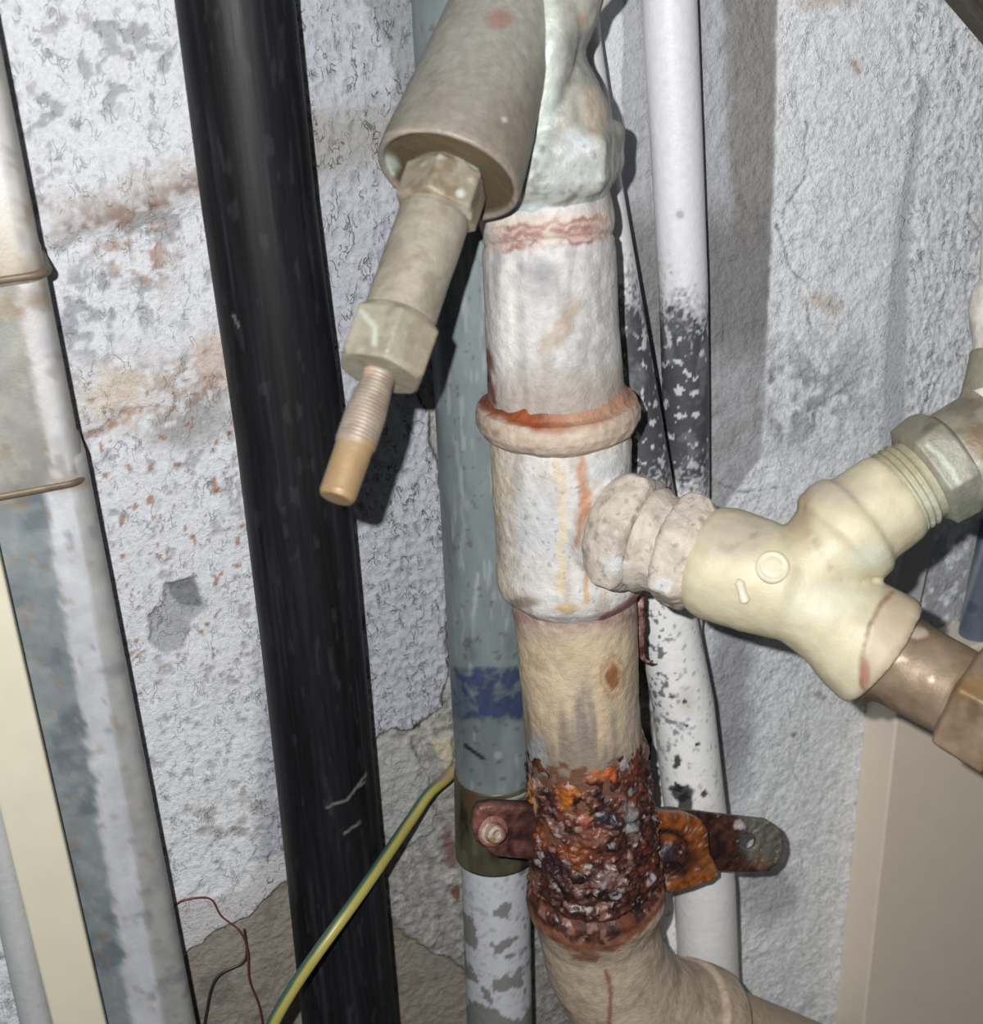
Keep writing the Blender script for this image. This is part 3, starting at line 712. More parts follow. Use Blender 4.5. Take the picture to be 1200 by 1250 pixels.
# frayed sealing hemp under the tee
def hemp_paint(x, y, V):
    col = np.tile(L(138, 98, 94), (len(V), 1)); n = n3(V, .003, 2, 5)
    return mixc(mixc(col, L(96, 44, 46), ss(0, .3, n)), L(188, 160, 152), ss(-.05, -.35, n)*.7)
rs = vrows([(782, 728, CR+.002, 6), (776, 745, CR+.002, 10), (777, 770, CR+.002, 9), (780, 792, CR+.001, 6), (786, 806, CR, 2)])
tube('sealing_hemp', rs, 'rust', riser, hemp_paint, step=.0008, nseg=40, disp=ir_disp(.0020, 13, .003), label='reddish frayed sealing fibres')
tube('sealing_hemp', vrows([(782, 800, CR, 2.5), (790, 808, CR, 2), (797, 807, CR, 1)]), 'rust', riser, hemp_paint, step=.0008, nseg=16, disp=ir_disp(.0005, 13, .002))

def rust_col(x, y, V, sd=0):
    n = n3(V, .008, 4, 201+sd); n2 = n3(V, .0032, 3, 207+sd); n3_ = n3(V, .005, 3, 213+sd); n4 = n3(V, .0016, 2, 219+sd)
    col = np.tile(L(76, 42, 34), (len(V), 1))
    col = mixc(col, L(34, 21, 22), ss(-.06, .2, n2)); col = mixc(col, L(120, 62, 42), ss(.1, .3, n)*.6)
    col = mixc(col, L(150, 112, 100), ss(.16, .28, n3_)*.7)
    col = mixc(col, L(190, 182, 186), ss(.33, .42, n2*.5+n4*.4+n3_*.4)*.8)
    return col
def crust_paint(x, y, V):
    col = rust_col(x, y, V); n2 = n3(V, .004, 3, 3); n = n3(V, .0015, 2, 8)
    X = x+n2*10; Y = y+n2*10
    for cx, cy, rx, ry, c, a in ((690, 968, 12, 26, (186, 104, 36), .9), (725, 940, 24, 14, (186, 116, 78), .8), (742, 945, 14, 10, (200, 100, 50), .8), (705, 965, 10, 8, (200, 136, 70), .6),
                                 (690, 945, 8, 10, (140, 60, 36), .7), (700, 1045, 24, 20, (140, 76, 38), .75), (662, 1020, 16, 20, (150, 84, 44), .6), (722, 1022, 26, 12, (140, 88, 72), .7), (712, 1000, 12, 10, (170, 80, 56), .7),
                                 (740, 1000, 18, 14, (52, 46, 60), .8), (675, 1060, 26, 20, (50, 32, 40), .8), (760, 955, 12, 24, (84, 40, 34), .7), (770, 1000, 10, 26, (150, 150, 152), .5),
                                 (735, 1075, 22, 12, (110, 90, 96), .6), (650, 975, 7, 30, (196, 140, 84), .8), (700, 930, 12, 10, (134, 84, 60), .6), (650, 1075, 8, 20, (150, 96, 76), .7)):
        col = mixc(col, L(*c), ss(1.1, .5, spot(X, Y, cx, cy, rx, ry))*a)
    col = mixc(col, L(182, 172, 176), ss(.30, .40, n3(V, .0055, 3, 66))*.7)
    return col
def crust_disp(V, th, t):
    e = ss(0, .25, t)*ss(1, .9, t)
    return (np.abs(n3(V, .010, 3, 81))*.005+n3(V, .0042, 3, 83)*.0028+n3(V, .0018, 2, 85)*.0005)*(.35+.65*e)
rows = vrows([(713, 893, CR, 68.5), (715, 905, CR, 71), (717, 934, CR, 72), (719, 955, CR, 73), (722, 1000, CR, 74), (724, 1040, CR, 75), (726, 1068, CR, 76), (727, 1085, CR, 70)])
tube('rust_crust', rows, 'rust', riser, crust_paint, step=.0007, nseg=250, axis=(0, 0, -1), disp=crust_disp, label='thick wet-looking crust of dark and orange rust')

# elbow at the foot of the riser
def elbow_paint(x, y, V):
    n = n3(V, .010, 4, 161); n2 = n3(V, .004, 3, 167)
    col = np.tile(L(196, 178, 158), (len(V), 1)); col = mixc(col, L(170, 148, 128), ss(0, .35, n)*.7)
    rim = np.interp(x, [640, 660, 700, 740, 780, 810], [1105, 1135, 1158, 1160, 1140, 1100])
    m = ss(10, -14, y-rim+n2*10); rc_ = rust_col(x, y, V, 5); col = col*(1-m[:, None])+rc_*m[:, None]
    m = ss(9, 2, np.abs(y-rim+2+n2*5)); col = mixc(col, L(134, 76, 48), m*.8)
    m = ss(4, 1, segd(x+n2*4, y, [(740, 1185), (745, 1210), (743, 1250)])); col = mixc(col, L(130, 66, 54), m*.7)
    m = ss(1, .4, spot(x+n2*8, y+n2*8, 715, 1168, 26, 9)); col = mixc(col, L(120, 66, 40), m*.8)
    return col
elb = thing('pipe_elbow', 'cream-painted iron elbow turning right below the rust crust at the bottom', 'pipe fitting', P(740, 1130, CR))
g1 = tube_geo(vrows([(727, 1072, CR, 74), (727, 1080, CR, 84), (727, 1096, CR, 85), (727, 1108, CR, 80), (728, 1130, CR, 72)]), step=.0022, axis=(0, 0, -1), nseg=96)
g2 = tube_geo(vrows([(727, 1085, CR, 74), (730, 1130, CR, 73), (740, 1175, CR, 73), (765, 1215, CR, 74), (800, 1240, CR, 75), (832, 1254, CR, 77)]), step=.0022, nseg=96)
g3 = tube_geo(vrows([(822, 1250, CR, 76), (824, 1251, CR, 84), (852, 1262, CR, 84), (854, 1263, CR, 74)]), step=.0022, nseg=96)
blend('elbow_body', [g1, g2, g3], .0011, 3, 'iron', elb, elbow_paint, lambda V: n3(V, .010, 3, 65)*.0008)
tube('outlet_pipe', vrows([(848, 1260, CR, 68), (1050, 1345, CR, 68)]), 'iron', elb, flat((190, 172, 150), .1, .01), step=.003, nseg=60)

# ------------------------------------------------------------------ rusty pipe clamp
clamp = thing('pipe_clamp', 'badly rusted two-eared pipe clamp gripping the iron riser', 'clamp', P(722, 1025, CR))
zc = depth(P(722, 1020, CR))
def plate(name, outline, c0, c1, th, paint, parent, hole=None, label=None, mat='rust', curve=0, dens=.0010):
    """flat bar whose outline is laid out on a plane leaning off the wall; c runs c0..c1 along it"""
    xs = [p[0] for p in outline]; x0, x1 = min(xs), max(xs)
    A = P(x0, 1020, c0); B = P(x1, 1020, c1); nrm = np.cross(B-A, (0, 0, 1)); nrm /= np.linalg.norm(nrm)
    if nrm[1] > 0: nrm = -nrm
    def onp(px, py):
        v = ray(px, py); t = np.dot(A-CAM, nrm)/np.dot(v, nrm); return CAM+v*t
    import bmesh
    bm = bmesh.new(); o3 = [onp(*p) for p in outline]
    vs = [bm.verts.new(Vector(p)) for p in o3]; es = [bm.edges.new((vs[i], vs[(i+1) % len(vs)])) for i in range(len(vs))]
    if hole:
        cx, cy, r = hole; hv = [bm.verts.new(Vector(onp(cx+r*math.cos(a), cy+r*math.sin(a)))) for a in np.linspace(0, 2*math.pi, 24, endpoint=False)]
        es += [bm.edges.new((hv[i], hv[(i+1) % 24])) for i in range(24)]
    bmesh.ops.triangle_fill(bm, edges=es, use_beauty=True)
    for _ in range(4):
        el = [e for e in bm.edges if e.calc_length() > dens*1.6]
        if not el: break
        bmesh.ops.subdivide_edges(bm, edges=el, cuts=1); bmesh.ops.triangulate(bm, faces=bm.faces[:])
    bm.normal_update()
    V0 = np.array([v.co[:] for v in bm.verts]); bm.verts.ensure_lookup_table()
    bnd = [(e.verts[0].index, e.verts[1].index) for e in bm.edges if len(e.link_faces) == 1]
    bm.verts.index_update(); bm.faces.index_update()
    bnd = [(e.verts[0].index, e.verts[1].index) for e in bm.edges if len(e.link_faces) == 1]
    tri = [[v.index for v in f.verts] for f in bm.faces]
    # orient faces toward nrm
    t = []
    for f in tri:
        a, b, c = V0[f[0]], V0[f[1]], V0[f[2]]
        t.append(f if np.dot(np.cross(b-a, c-a), nrm) > 0 else f[::-1])
    bm.free(); k = len(V0)
    isb = np.zeros(k, bool)
    for a, b in bnd: isb[a] = isb[b] = True
    bump = (n3(V0, .006, 3, 31)*.0014+n3(V0, .002, 2, 33)*.0006)
    Vf = V0+nrm*(th/2+bump)[:, None]*1.0; Vf[isb] = V0[isb]+nrm*(th*.3)
    Vb = V0-nrm*(th/2); Fs = t+[[i+k for i in f[::-1]] for f in t]
    for a, b in bnd: Fs.append([a, b, b+k, a+k])
    V = np.vstack([Vf, Vb]); x, y = proj(V)
    o = mesh_obj(name, V, Fs, mat, parent, paint(x, y, V), label, True)
    bm = bmesh.new(); bm.from_mesh(o.data); bmesh.ops.recalc_face_normals(bm, faces=bm.faces[:]); bm.to_mesh(o.data); bm.free()
    return o
def lear_paint(x, y, V):
    n = n3(V, .005, 3, 4); col = np.tile(L(98, 60, 53), (len(V), 1)); col = mixc(col, L(56, 34, 32), ss(0, .3, n)); col = mixc(col, L(136, 90, 82), ss(-.05, -.3, n)*.6)
    col = mixc(col, L(50, 28, 28), ss(622, 645, x)*.6)
    return col
plate('clamp_ear', [(578, 990), (584, 982), (600, 979), (660, 982), (668, 1046), (640, 1046), (604, 1042), (592, 1034), (580, 1024), (575, 1008)], CR-.004, CR-.001, .006, lear_paint, clamp, label='short reddish-brown left ear')
# bolt in the left ear
bo = P(601, 1014, CR+.002); nv = np.array([.05, -1, .25]); nv /= np.linalg.norm(nv)
bolt = tube('clamp_bolt', [(bo-nv*.004, .0075), (bo+nv*.0012, .0078), (bo+nv*.0016, .0066), (bo+nv*.0022, .0050), (bo+nv*.0062, .0047), (bo+nv*.0070, .0038), (bo+nv*.0070, .0026), (bo+nv*.0058, .0022)], 'rust', clamp,
     lambda x, y, V: mixc(mixc(np.tile(L(136, 92, 82), (len(V), 1)), L(176, 160, 146), ss(1, .75, spot(x, y, 600, 1018, 14))), L(150, 118, 84), ss(1, .5, spot(x, y, 600, 1026, 7, 5))), step=.0006, nseg=48, axis=nv, disp=ir_disp(.0004, 3, .003), label='pale washer and bolt end')
def rear_paint(x, y, V):
    n = n3(V, .005, 3, 14); n2 = n3(V, .0025, 2, 15); col = np.tile(L(74, 44, 38), (len(V), 1)); col = mixc(col, L(44, 26, 26), ss(0, .3, n)); col = mixc(col, L(96, 60, 50), ss(-.05, -.3, n)*.6)
    col = mixc(col, L(118, 116, 106), ss(898, 915, x+n*14-(y-1020)*.12)*ss(1065, 1045, y+n*10+ss(930, 880, x)*12)); col = mixc(col, L(136, 100, 74), ss(1, .3, spot(x+n*6, y+n*6, 928, 1052, 14, 10))*.7)
    col = mixc(col, L(92, 60, 42), ss(4, 1, segd(x, y, [(868, 1003), (890, 1016)]))*.9)
    col = mixc(col, L(208, 200, 202), ss(1.1, .7, spot(x+n2*4, y+n2*4, 902, 1007, 7, 7)))
    col = mixc(col, L(200, 190, 188), ss(.38, .44, n2)*.7)
    return col
plate('clamp_ear', [(786, 988), (820, 986), (870, 993), (905, 997), (935, 1000), (948, 1008), (954, 1020), (955, 1034), (950, 1050), (938, 1062), (910, 1064), (880, 1062), (800, 1058), (786, 1040)],
      CR-.004, CR-.012, .0032, rear_paint, clamp, hole=(912, 1027, 10.5), label='long right ear with a round hole and greenish tip')
def slab_paint(x, y, V):
    n = n3(V, .005, 3, 24); n2 = n3(V, .0025, 2, 25); col = np.tile(L(160, 92, 44), (len(V), 1)); col = mixc(col, L(120, 62, 34), ss(0, .3, n))
    col = mixc(col, L(60, 34, 30), ss(1.1, .6, spot(x+n*10, y+n*10, 818, 1048, 40, 26)))
    col = mixc(col, L(52, 50, 62), ss(1, .5, spot(x+n*6, y+n*6, 815, 1040, 16, 14)))
    col = mixc(col, L(44, 26, 20), ss(6, 2, segd(x, y, [(806, 1014), (826, 1016), (838, 1028)])))
    col = mixc(col, L(140, 96, 58), ss(1, .4, spot(x, y, 868, 1058, 16, 14))*.6)
    col = mixc(col, L(236, 224, 220), ss(1.1, .7, spot(x+n2*10, y+n2*8, 800, 1077, 15, 9)))
    return mixc(col, L(214, 200, 190), ss(.34, .42, n2)*.5)
plate('rusted_flange', [(784, 996), (800, 990), (835, 992), (854, 1000), (862, 1012), (864, 1040), (874, 1058), (874, 1066), (862, 1074), (840, 1082), (816, 1087), (800, 1084), (786, 1076), (778, 1060), (778, 1010)],
      CR+.005, CR+.002, .0055, slab_paint, clamp, label='thick orange and brown rusted flange')
zb = PZ(817, 1044, depth(P(820, 1040, CR+.006)))
tube('clamp_bolt', [(zb-nv*.003, .010), (zb+nv*.001, .0095), (zb+nv*.0034, .0082), (zb+nv*.0044, .006), (zb+nv*.0046, .001)], 'rust', clamp,
     lambda x, y, V: mixc(rust_col(x, y, V, 9), L(50, 48, 60), ss(1, .4, spot(x, y, 813, 1040, 16, 14))*.8), step=.0006, nseg=60, axis=nv, disp=ir_disp(.0014, 7, .004), label='blackened bolt head eaten by rust')
def band_rows(): return vrows([(722, 994, CR, 76), (722, 996, CR, 79), (724, 1040, CR, 80), (724, 1042, CR, 76)])
tube('clamp_band', band_rows(), 'rust', clamp, crust_paint, step=.0007, nseg=250, axis=(0, 0, -1), disp=lambda V, th, t: (np.abs(n3(V, .008, 3, 91))*.004+n3(V, .0036, 3, 93)*.0028+n3(V, .0016, 2, 85)*.001-.0018), label='crusted band around the pipe')

# ------------------------------------------------------------------ angle valve on top of the riser
valve = thing('spindle_valve', 'large greyish brass valve at top centre, its spindle pointing down left', 'valve', P(672, 250, CR))
def vb_paint(x, y, V):
    n = n3(V, .012, 4, 171); n2 = n3(V, .004, 3, 177)
    col = np.tile(L(166, 165, 156), (len(V), 1)); col = mixc(col, L(140, 141, 138), ss(0, .35, n)*.8)
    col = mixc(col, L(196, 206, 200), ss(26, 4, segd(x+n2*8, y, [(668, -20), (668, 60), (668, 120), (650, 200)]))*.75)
    col = mixc(col, L(198, 182, 164), ss(1, .3, spot(x+n*14, y+n*14, 725, 135, 22, 45))*.8)
    col = mixc(col, L(168, 142, 118), ss(1, .3, spot(x+n*8, y+n*8, 710, 24, 10, 14))*.7)
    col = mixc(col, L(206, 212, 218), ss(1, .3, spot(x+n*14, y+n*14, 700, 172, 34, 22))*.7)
    col = mixc(col, L(180, 186, 186), ss(165, 195, y)*.6)
    col = mixc(col, L(128, 130, 124), ss(165, 185, y)*ss(.12, .3, n2+n*.4)*.7)
    col = mixc(col, L(104, 96, 80), ss(7, 1, segd(x, y, [(675, 252), (692, 247), (702, 238)]))*.8)
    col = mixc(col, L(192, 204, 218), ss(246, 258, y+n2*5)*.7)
    col = mixc(col, L(112, 118, 118), ss(12, 2, segd(x+n2*6, y, [(665, 200), (680, 140), (690, 100)]))*.35)
    return col
vr = vrows([(700, -170, CR+.004, 62), (700, -120, CR+.004, 62), (697, -60, CR+.004, 50), (690, -20, CR+.003, 48), (683, 0, CR+.002, 53), (676, 30, CR+.002, 54), (670, 62, CR+.002, 46), (668, 75, CR+.002, 48), (668, 105, CR+.002, 63), (667, 135, CR+.001, 76), (665, 150, CR, 80),
            (665, 158, CR, 92, .9), (664, 168, CR, 98, 1), (664, 212, CR, 98, 1), (664, 224, CR, 91, .8), (664, 232, CR, 82, .3), (665, 245, CR, 78)])
g = tube_geo(vr, step=.0020, axis=(0, 0, -1), nseg=120, rot=.35)
# neck that carries the bonnet
BZ = .492
A0 = PZ(640, -40, .565); A1 = PZ(545, 215, BZ)
neck = tube_geo([(P(685, -50, CR), .026), (PZ(640, -40, .57), .026), (PZ(615, 20, .548), .024)], step=.0022, nseg=80)
rib = tube_geo([(P(676, -20, CR+.002), .014), (P(672, 60, CR+.016), .010), (P(655, 150, CR+.016), .008), (P(648, 210, CR+.006), .007)], step=.002, nseg=40)
blend('valve_body', [g, neck, rib], .0011, 3, 'verdigris', valve, vb_paint, lambda V: n3(V, .010, 3, 75)*.0010+n3(V, .0035, 2, 77)*.0004, 'pale green-grey cast body with hexagonal foot')
def bn_paint(x, y, V):
    n = n3(V, .014, 4, 181); n2 = n3(V, .004, 3, 187)
    col = np.tile(L(152, 149, 141), (len(V), 1)); col = mixc(col, L(134, 130, 122), ss(0, .35, n)*.7); col = mixc(col, L(168, 170, 164), ss(.1, .4, n2)*.4)
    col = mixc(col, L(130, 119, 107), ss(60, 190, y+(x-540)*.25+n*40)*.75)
    col = mixc(col, L(150, 112, 104), ss(1.3, .5, spot(x+n2*4, y+n2*4, 610, 24, 18, 13))*.75)
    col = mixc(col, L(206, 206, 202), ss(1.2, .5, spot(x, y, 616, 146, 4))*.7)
    col = mixc(col, L(178, 160, 146), ss(4, 1, segd(x+n2*3, y, [(462, 166), (500, 158), (545, 172), (600, 212), (632, 248)]))*.7)
    rel = V-B1; dd = rel@an; rr = np.linalg.norm(rel-dd[:, None]*an, axis=1)
    m = ss(-.0028, -.0014, dd)*ss(.915, .88, rr/(91*.500/F)); col = mixc(col, L(86, 74, 54), m*.95)  # shade of the downward-facing end painted dark brown
    m = m*ss(1, .5, spot(x+n*8, y+n*8, 468, 205, 22, 26)); col = mixc(col, L(176, 186, 174), m)
    return col
# a second point nearer the camera tilts the axis so the open end shows
def AX(px, py, z): return PZ(px, py, z)
B0 = PZ(655, -95, .540); B1 = PZ(547, 216, .500); an = (B1-B0)/np.linalg.norm(B1-B0); Ln = np.linalg.norm(B1-B0)
def along(d): return B1+an*d
R1 = 91*.500/F
rows = [(along(-Ln-.03), R1*.66), (along(-Ln*.75), R1*.74), (along(-Ln*.5), R1*.83), (along(-Ln*.25), R1*.92), (along(-.010), R1*.985), (along(-.002), R1*1.0), (along(0), R1*.985), (along(.0006), R1*.95), (along(0), R1*.91), (along(-.0012), R1*.89), (along(-.0016), R1*.86), (along(-.0010), R1*.6), (along(-.0010), R1*.15)]
tube('bonnet', rows, 'verdigris', valve, bn_paint, step=.0009, axis=an, disp=ir_disp(.0005, 73, .014), label='smooth tapering bonnet with a pinkish blotch')
def hexp(x, y, V):
    n = n3(V, .006, 3, 191); col = np.tile(L(144, 136, 120), (len(V), 1)); col = mixc(col, L(122, 106, 84), ss(0, .3, n)*.8)
    col = mixc(col, L(200, 204, 196), ss(.1, .35, n3(V, .008, 3, 199))*.5)
    return mixc(col, L(206, 216, 210), ss(1, .4, spot(x, y, 562, 236, 8))*.8)
s = .500/F
tube('gland_hex', [(along(-.006), 40*s, 1), (along(.0005), 47*s, .3), (along(.0015), 51*s, 1), (along(.0155), 51*s, 1), (along(.0165), 47*s, .4)], 'verdigris', valve, hexp, step=.0009, axis=an, rot=.3, label='dull hexagon below the bonnet')
def neckp(x, y, V):
    n = n3(V, .008, 3, 193); n2 = n3(V, .003, 2, 197); col = np.tile(L(156, 149, 136), (len(V), 1)); col = mixc(col, L(136, 128, 114), ss(0, .3, n)*.7)
    col = mixc(col, L(144, 136, 120), ss(10, 2, np.abs(y-262+(x-500)*.1))*.5)
    return col
# follow the photographed line of gland, nut and spindle
def lin(px, py): 
    v = ray(px, py); # closest point on the bonnet axis to this ray
    w0 = B1-CAM; a = an.dot(an); b = an.dot(v); c = v.dot(v); d = an.dot(w0); e = v.dot(w0)
    return (b*e-c*d)/(a*c-b*b)
dn0 = lin(515, 262); dn1 = lin(470, 385); dn2 = lin(450, 452); dt = lin(385, 600); dsk = lin(430, 500)
zz = lambda d: depth(along(d))/F
tube('packing_sleeve', [(along(.014), 40*zz(.014)), (along(.018), 43*zz(.018)), (along(dn0), 44*zz(dn0)), (along(dn1+.003), 45*zz(dn1))], 'verdigris', valve, neckp, step=.0009, axis=an, disp=ir_disp(.0003, 3, .01), label='straight cylindrical sleeve')
def nutp(x, y, V):
    n = n3(V, .006, 3, 291); col = np.tile(L(152, 148, 132), (len(V), 1)); col = mixc(col, L(130, 122, 106), ss(0, .3, n)*.7)
    col = mixc(col, L(190, 198, 188), .8*ss(6, 0, segd(x+n*6, y, [(440, 380), (455, 400), (460, 420)]))*.9)
    col = mixc(col, L(142, 130, 112), ss(488, 500, x+(y-430)*.3)*.7)
    return col
tube('packing_nut', [(along(dn1-.001), 42*zz(dn1), 0), (along(dn1), 48*zz(dn1), .2), (along(dn1+.003), 55*zz(dn1), 1), (along(dn2-.002), 55*zz(dn2), 1), (along(dn2), 50*zz(dn2), .4), (along(dn2), 30*zz(dn2), 0)], 'verdigris', valve, nutp, step=.0008, axis=an, rot=.62, label='chunky hexagonal nut with a pale green edge')
def spp(x, y, V):
    n = n3(V, .005, 3, 391); col = np.tile(L(150, 138, 126), (len(V), 1)); col = mixc(col, L(128, 113, 100), ss(0, .3, n)*.6)
    m = ss(525, 550, y); col = mixc(col, L(150, 124, 88), m*.9)
    col = mixc(col, L(196, 166, 150), ss(1, .4, spot(x, y, 447, 448, 16, 12))*.7)
    col = mixc(col, L(226, 204, 158), ss(1, .4, spot(x, y, 391, 576, 6))*.5)
    return col
def sp_disp(V, th, t): 
    d = (V-B1)@an; return np.where((d > dn2) & (d < dsk+.012), -.0000+.00018*np.sin(d/.00145*2*math.pi+th), 0)
tube('spindle', [(along(dn2-.004), 20*zz(dn2)), (along(dn2+.004), 20*zz(dn2)), (along(dsk), 25*zz(dsk)), (along(dsk+.012), 25*zz(dsk)), (along(dsk+.0125), 23*zz(dsk)), (along(dt-.0015), 23*zz(dt)), (along(dt), 20*zz(dt)), (along(dt), 4*zz(dt))], 'brown', valve, spp, step=.0004, nseg=64, axis=an, disp=sp_disp, label='bare brass threaded spindle with a golden tip')

# ------------------------------------------------------------------ branch fitting at the right
br = thing('branch_fitting', 'cream-painted Y-shaped branch fitting screwed into the riser tee', 'pipe fitting', PZ(960, 715, .558))
N0 = PZ(762, 648, .588); N1 = PZ(878, 688, .570); J = PZ(968, 718, .558)
def wrap_paint(x, y, V):
    n = n3(V, .008, 3, 401); n2 = n3(V, .003, 3, 407); col = np.tile(L(200, 190, 178), (len(V), 1)); col = mixc(col, L(172, 162, 152), ss(0, .3, n)*.6)
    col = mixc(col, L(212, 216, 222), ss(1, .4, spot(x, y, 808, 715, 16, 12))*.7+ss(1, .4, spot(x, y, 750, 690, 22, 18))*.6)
    return mixc(col, L(120, 112, 108), ss(.3, .38, n2)*.5)
an2 = (N1-N0)/np.linalg.norm(N1-N0); LN = np.linalg.norm(N1-N0)
def nb(t): return N0*(1-t)+N1*t
def sz(p, r): return r*depth(p)/F
def nrow(t, r, h=0): p = nb(t); return (p, sz(p, r), h)
blend('backing_nut', [tube_geo([nrow(-.22, 60), nrow(-.12, 70, .3), nrow(-.04, 76, .8), nrow(.15, 77, .8), nrow(.19, 72, .5), nrow(.22, 64)], step=.0016, nseg=110, axis=an2, rot=.2)], .0010, 2, 'iron', br, wrap_paint, lambda V: n3(V, .009, 3, 23)*.0007+n3(V, .003, 2, 24)*.0005, 'caked nut against the tee')
tube('nipple', [nrow(.2, 56), nrow(.24, 66), nrow(.30, 67), nrow(.36, 62), nrow(.40, 60), nrow(.52, 61), nrow(.56, 57), nrow(.60, 64)], 'iron', br, wrap_paint, step=.0009, axis=an2, disp=ir_disp(.0008, 27, .007), label='ridged paste-covered nipple')
blend('backing_nut', [tube_geo([nrow(.46, 56), nrow(.50, 67, .5), nrow(.54, 71, .8), nrow(.74, 72, .8), nrow(.80, 66, .4), nrow(.90, 56)], step=.0016, nseg=110, axis=an2, rot=.5)], .0010, 2, 'iron', br, wrap_paint, lambda V: n3(V, .009, 3, 29)*.0007+n3(V, .003, 2, 24)*.0005, 'second caked nut beside the cream body')
U0 = PZ(1035, 648, .556); U1 = PZ(1098, 602, .556); W1 = PZ(1079, 797, .555)
def yb_paint(x, y, V):
    n = n3(V, .012, 4, 411); n2 = n3(V, .004, 3, 417); col = np.tile(L(208, 200, 172), (len(V), 1)); col = mixc(col, L(190, 180, 150), ss(0, .35, n)*.5)
    m = ss(1, .4, spot(x+n*14, y+n*10, 900, 655, 62, 38)); col = mixc(col, L(184, 172, 158), m*.85)
    m = ss(1, .3, spot(x+n*14, y+n*10, 975, 635, 34, 50)); col = mixc(col, L(160, 142, 118), m*.6)
    m = ss(1, .3, spot(x+n*10, y+n*10, 1010, 735, 70, 34)); col = mixc(col, L(214, 214, 196), m*.6)  # gloss highlight painted into the cream as a paler patch
    m = ss(1, .3, spot(x+n*10, y+n*10, 1062, 680, 38, 22)); col = mixc(col, L(202, 208, 194), m*.6)  # second painted highlight, on the upper arm
    m = ss(1, .3, spot(x+n*14, y+n*10, 1020, 600, 60, 35)); col = mixc(col, L(186, 172, 158), m*.6)
    m = ss(16, 0, segd(x+n*12, y+n*12, [(985, 605), (985, 640), (1000, 680), (1025, 702)]))*ss(-.3, .3, n2+n); col = mixc(col, L(168, 148, 126), m*.6)
    m = ss(12, 0, segd(x+n*14, y+n*14, [(940, 640), (905, 655), (890, 672)]))*ss(-.3, .3, n2+n); col = mixc(col, L(150, 134, 110), m*.6)
    m = ss(1056, 1068, x+(y-780)*.25)*ss(700, 720, y); col = mixc(col, L(190, 172, 150), m*.85)
    m = ss(5, 1, segd(x+n2*4, y, [(1118, 708), (1095, 718), (1075, 738), (1061, 765), (1053, 795), (1050, 825), (1056, 850)]))*ss(-.4, .3, n2+.2); col = mixc(col, L(128, 98, 76), m*.75)
    m = ss(1, .4, spot(x, y, 1056, 822, 9, 26)); col = mixc(col, L(150, 92, 76), m*.7)
    return col
def tg(rows, **k): return tube_geo(rows, step=.0022, nseg=90, **k)
yg = [tg([(nb(.80), sz(nb(.8), 60)), (nb(.88), sz(nb(.88), 68)), (N1, sz(N1, 71)), (J*.5+N1*.5, sz(N1, 70)), (J, sz(J, 66)), (J+(J-N1)*.12, sz(J, 60))]),
      tg([(J, sz(J, 60)), (U0*.45+J*.55, sz(U0, 58)), (U0*.8+J*.2, sz(U0, 62)), (U0*.83+J*.17, sz(U0, 70)), (U0, sz(U0, 71)), (U0*.8+U1*.2, sz(U0, 69)), (U0*.76+U1*.24, sz(U0, 62)), (U1*.85+U0*.15, sz(U1, 60)), (U1, sz(U1, 56))]),
      tg([(J, sz(J, 60)), (W1*.45+J*.55, sz(W1, 62)), (W1*.7+J*.3, sz(W1, 72)), (W1*.93+J*.07, sz(W1, 77)), (W1, sz(W1, 74))])]
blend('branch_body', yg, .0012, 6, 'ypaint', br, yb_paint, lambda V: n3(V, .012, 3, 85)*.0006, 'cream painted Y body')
# cast boss and mark on the body
def on_front(px, py, z, r): return PZ(px, py, z)
fz = depth(J)
def front_depth(px, py, objname):
    """depth of the body's surface seen at a pixel"""
    ob = bpy.data.objects[objname]; off = Vector(world_loc(ob).tolist())
    v = Vector(ray(px, py).tolist()); ln = v.length
    hit, loc, nr, _ = ob.ray_cast(Vector(CAM.tolist())-off, v.normalized())
    return (np.array(loc)+np.array(off), np.array(nr)) if hit else (PZ(px, py, .48), np.array([0, -1, 0]))
bpy.context.view_layer.update()
hp, hn = front_depth(943, 692, 'branch_body')
tube('cast_boss', [(hp-hn*.002, 20*fz/F), (hp+hn*.0004, 20*fz/F), (hp+hn*.0012, 17*fz/F), (hp+hn*.0008, 13*fz/F), (hp+hn*.0012, 9*fz/F), (hp+hn*.0013, 2*fz/F)], 'ypaint', br, flat((216, 210, 186), .05, .004), step=.0006, nseg=48, axis=hn, label='round raised casting mark')
hp, hn = front_depth(907, 724, 'branch_body')
tn = np.cross(hn, (1, 0, .2)); tn /= np.linalg.norm(tn)
tube('cast_mark', [(hp-tn*.004, .0008), (hp-tn*.003+hn*.0005, .0022), (hp+tn*.002+hn*.0005, .0018), (hp+tn*.0045, .0022), (hp+tn*.006, .0008)], 'ypaint', br, flat((222, 216, 196), .05, .004), step=.0006, nseg=24, label='small raised drip')

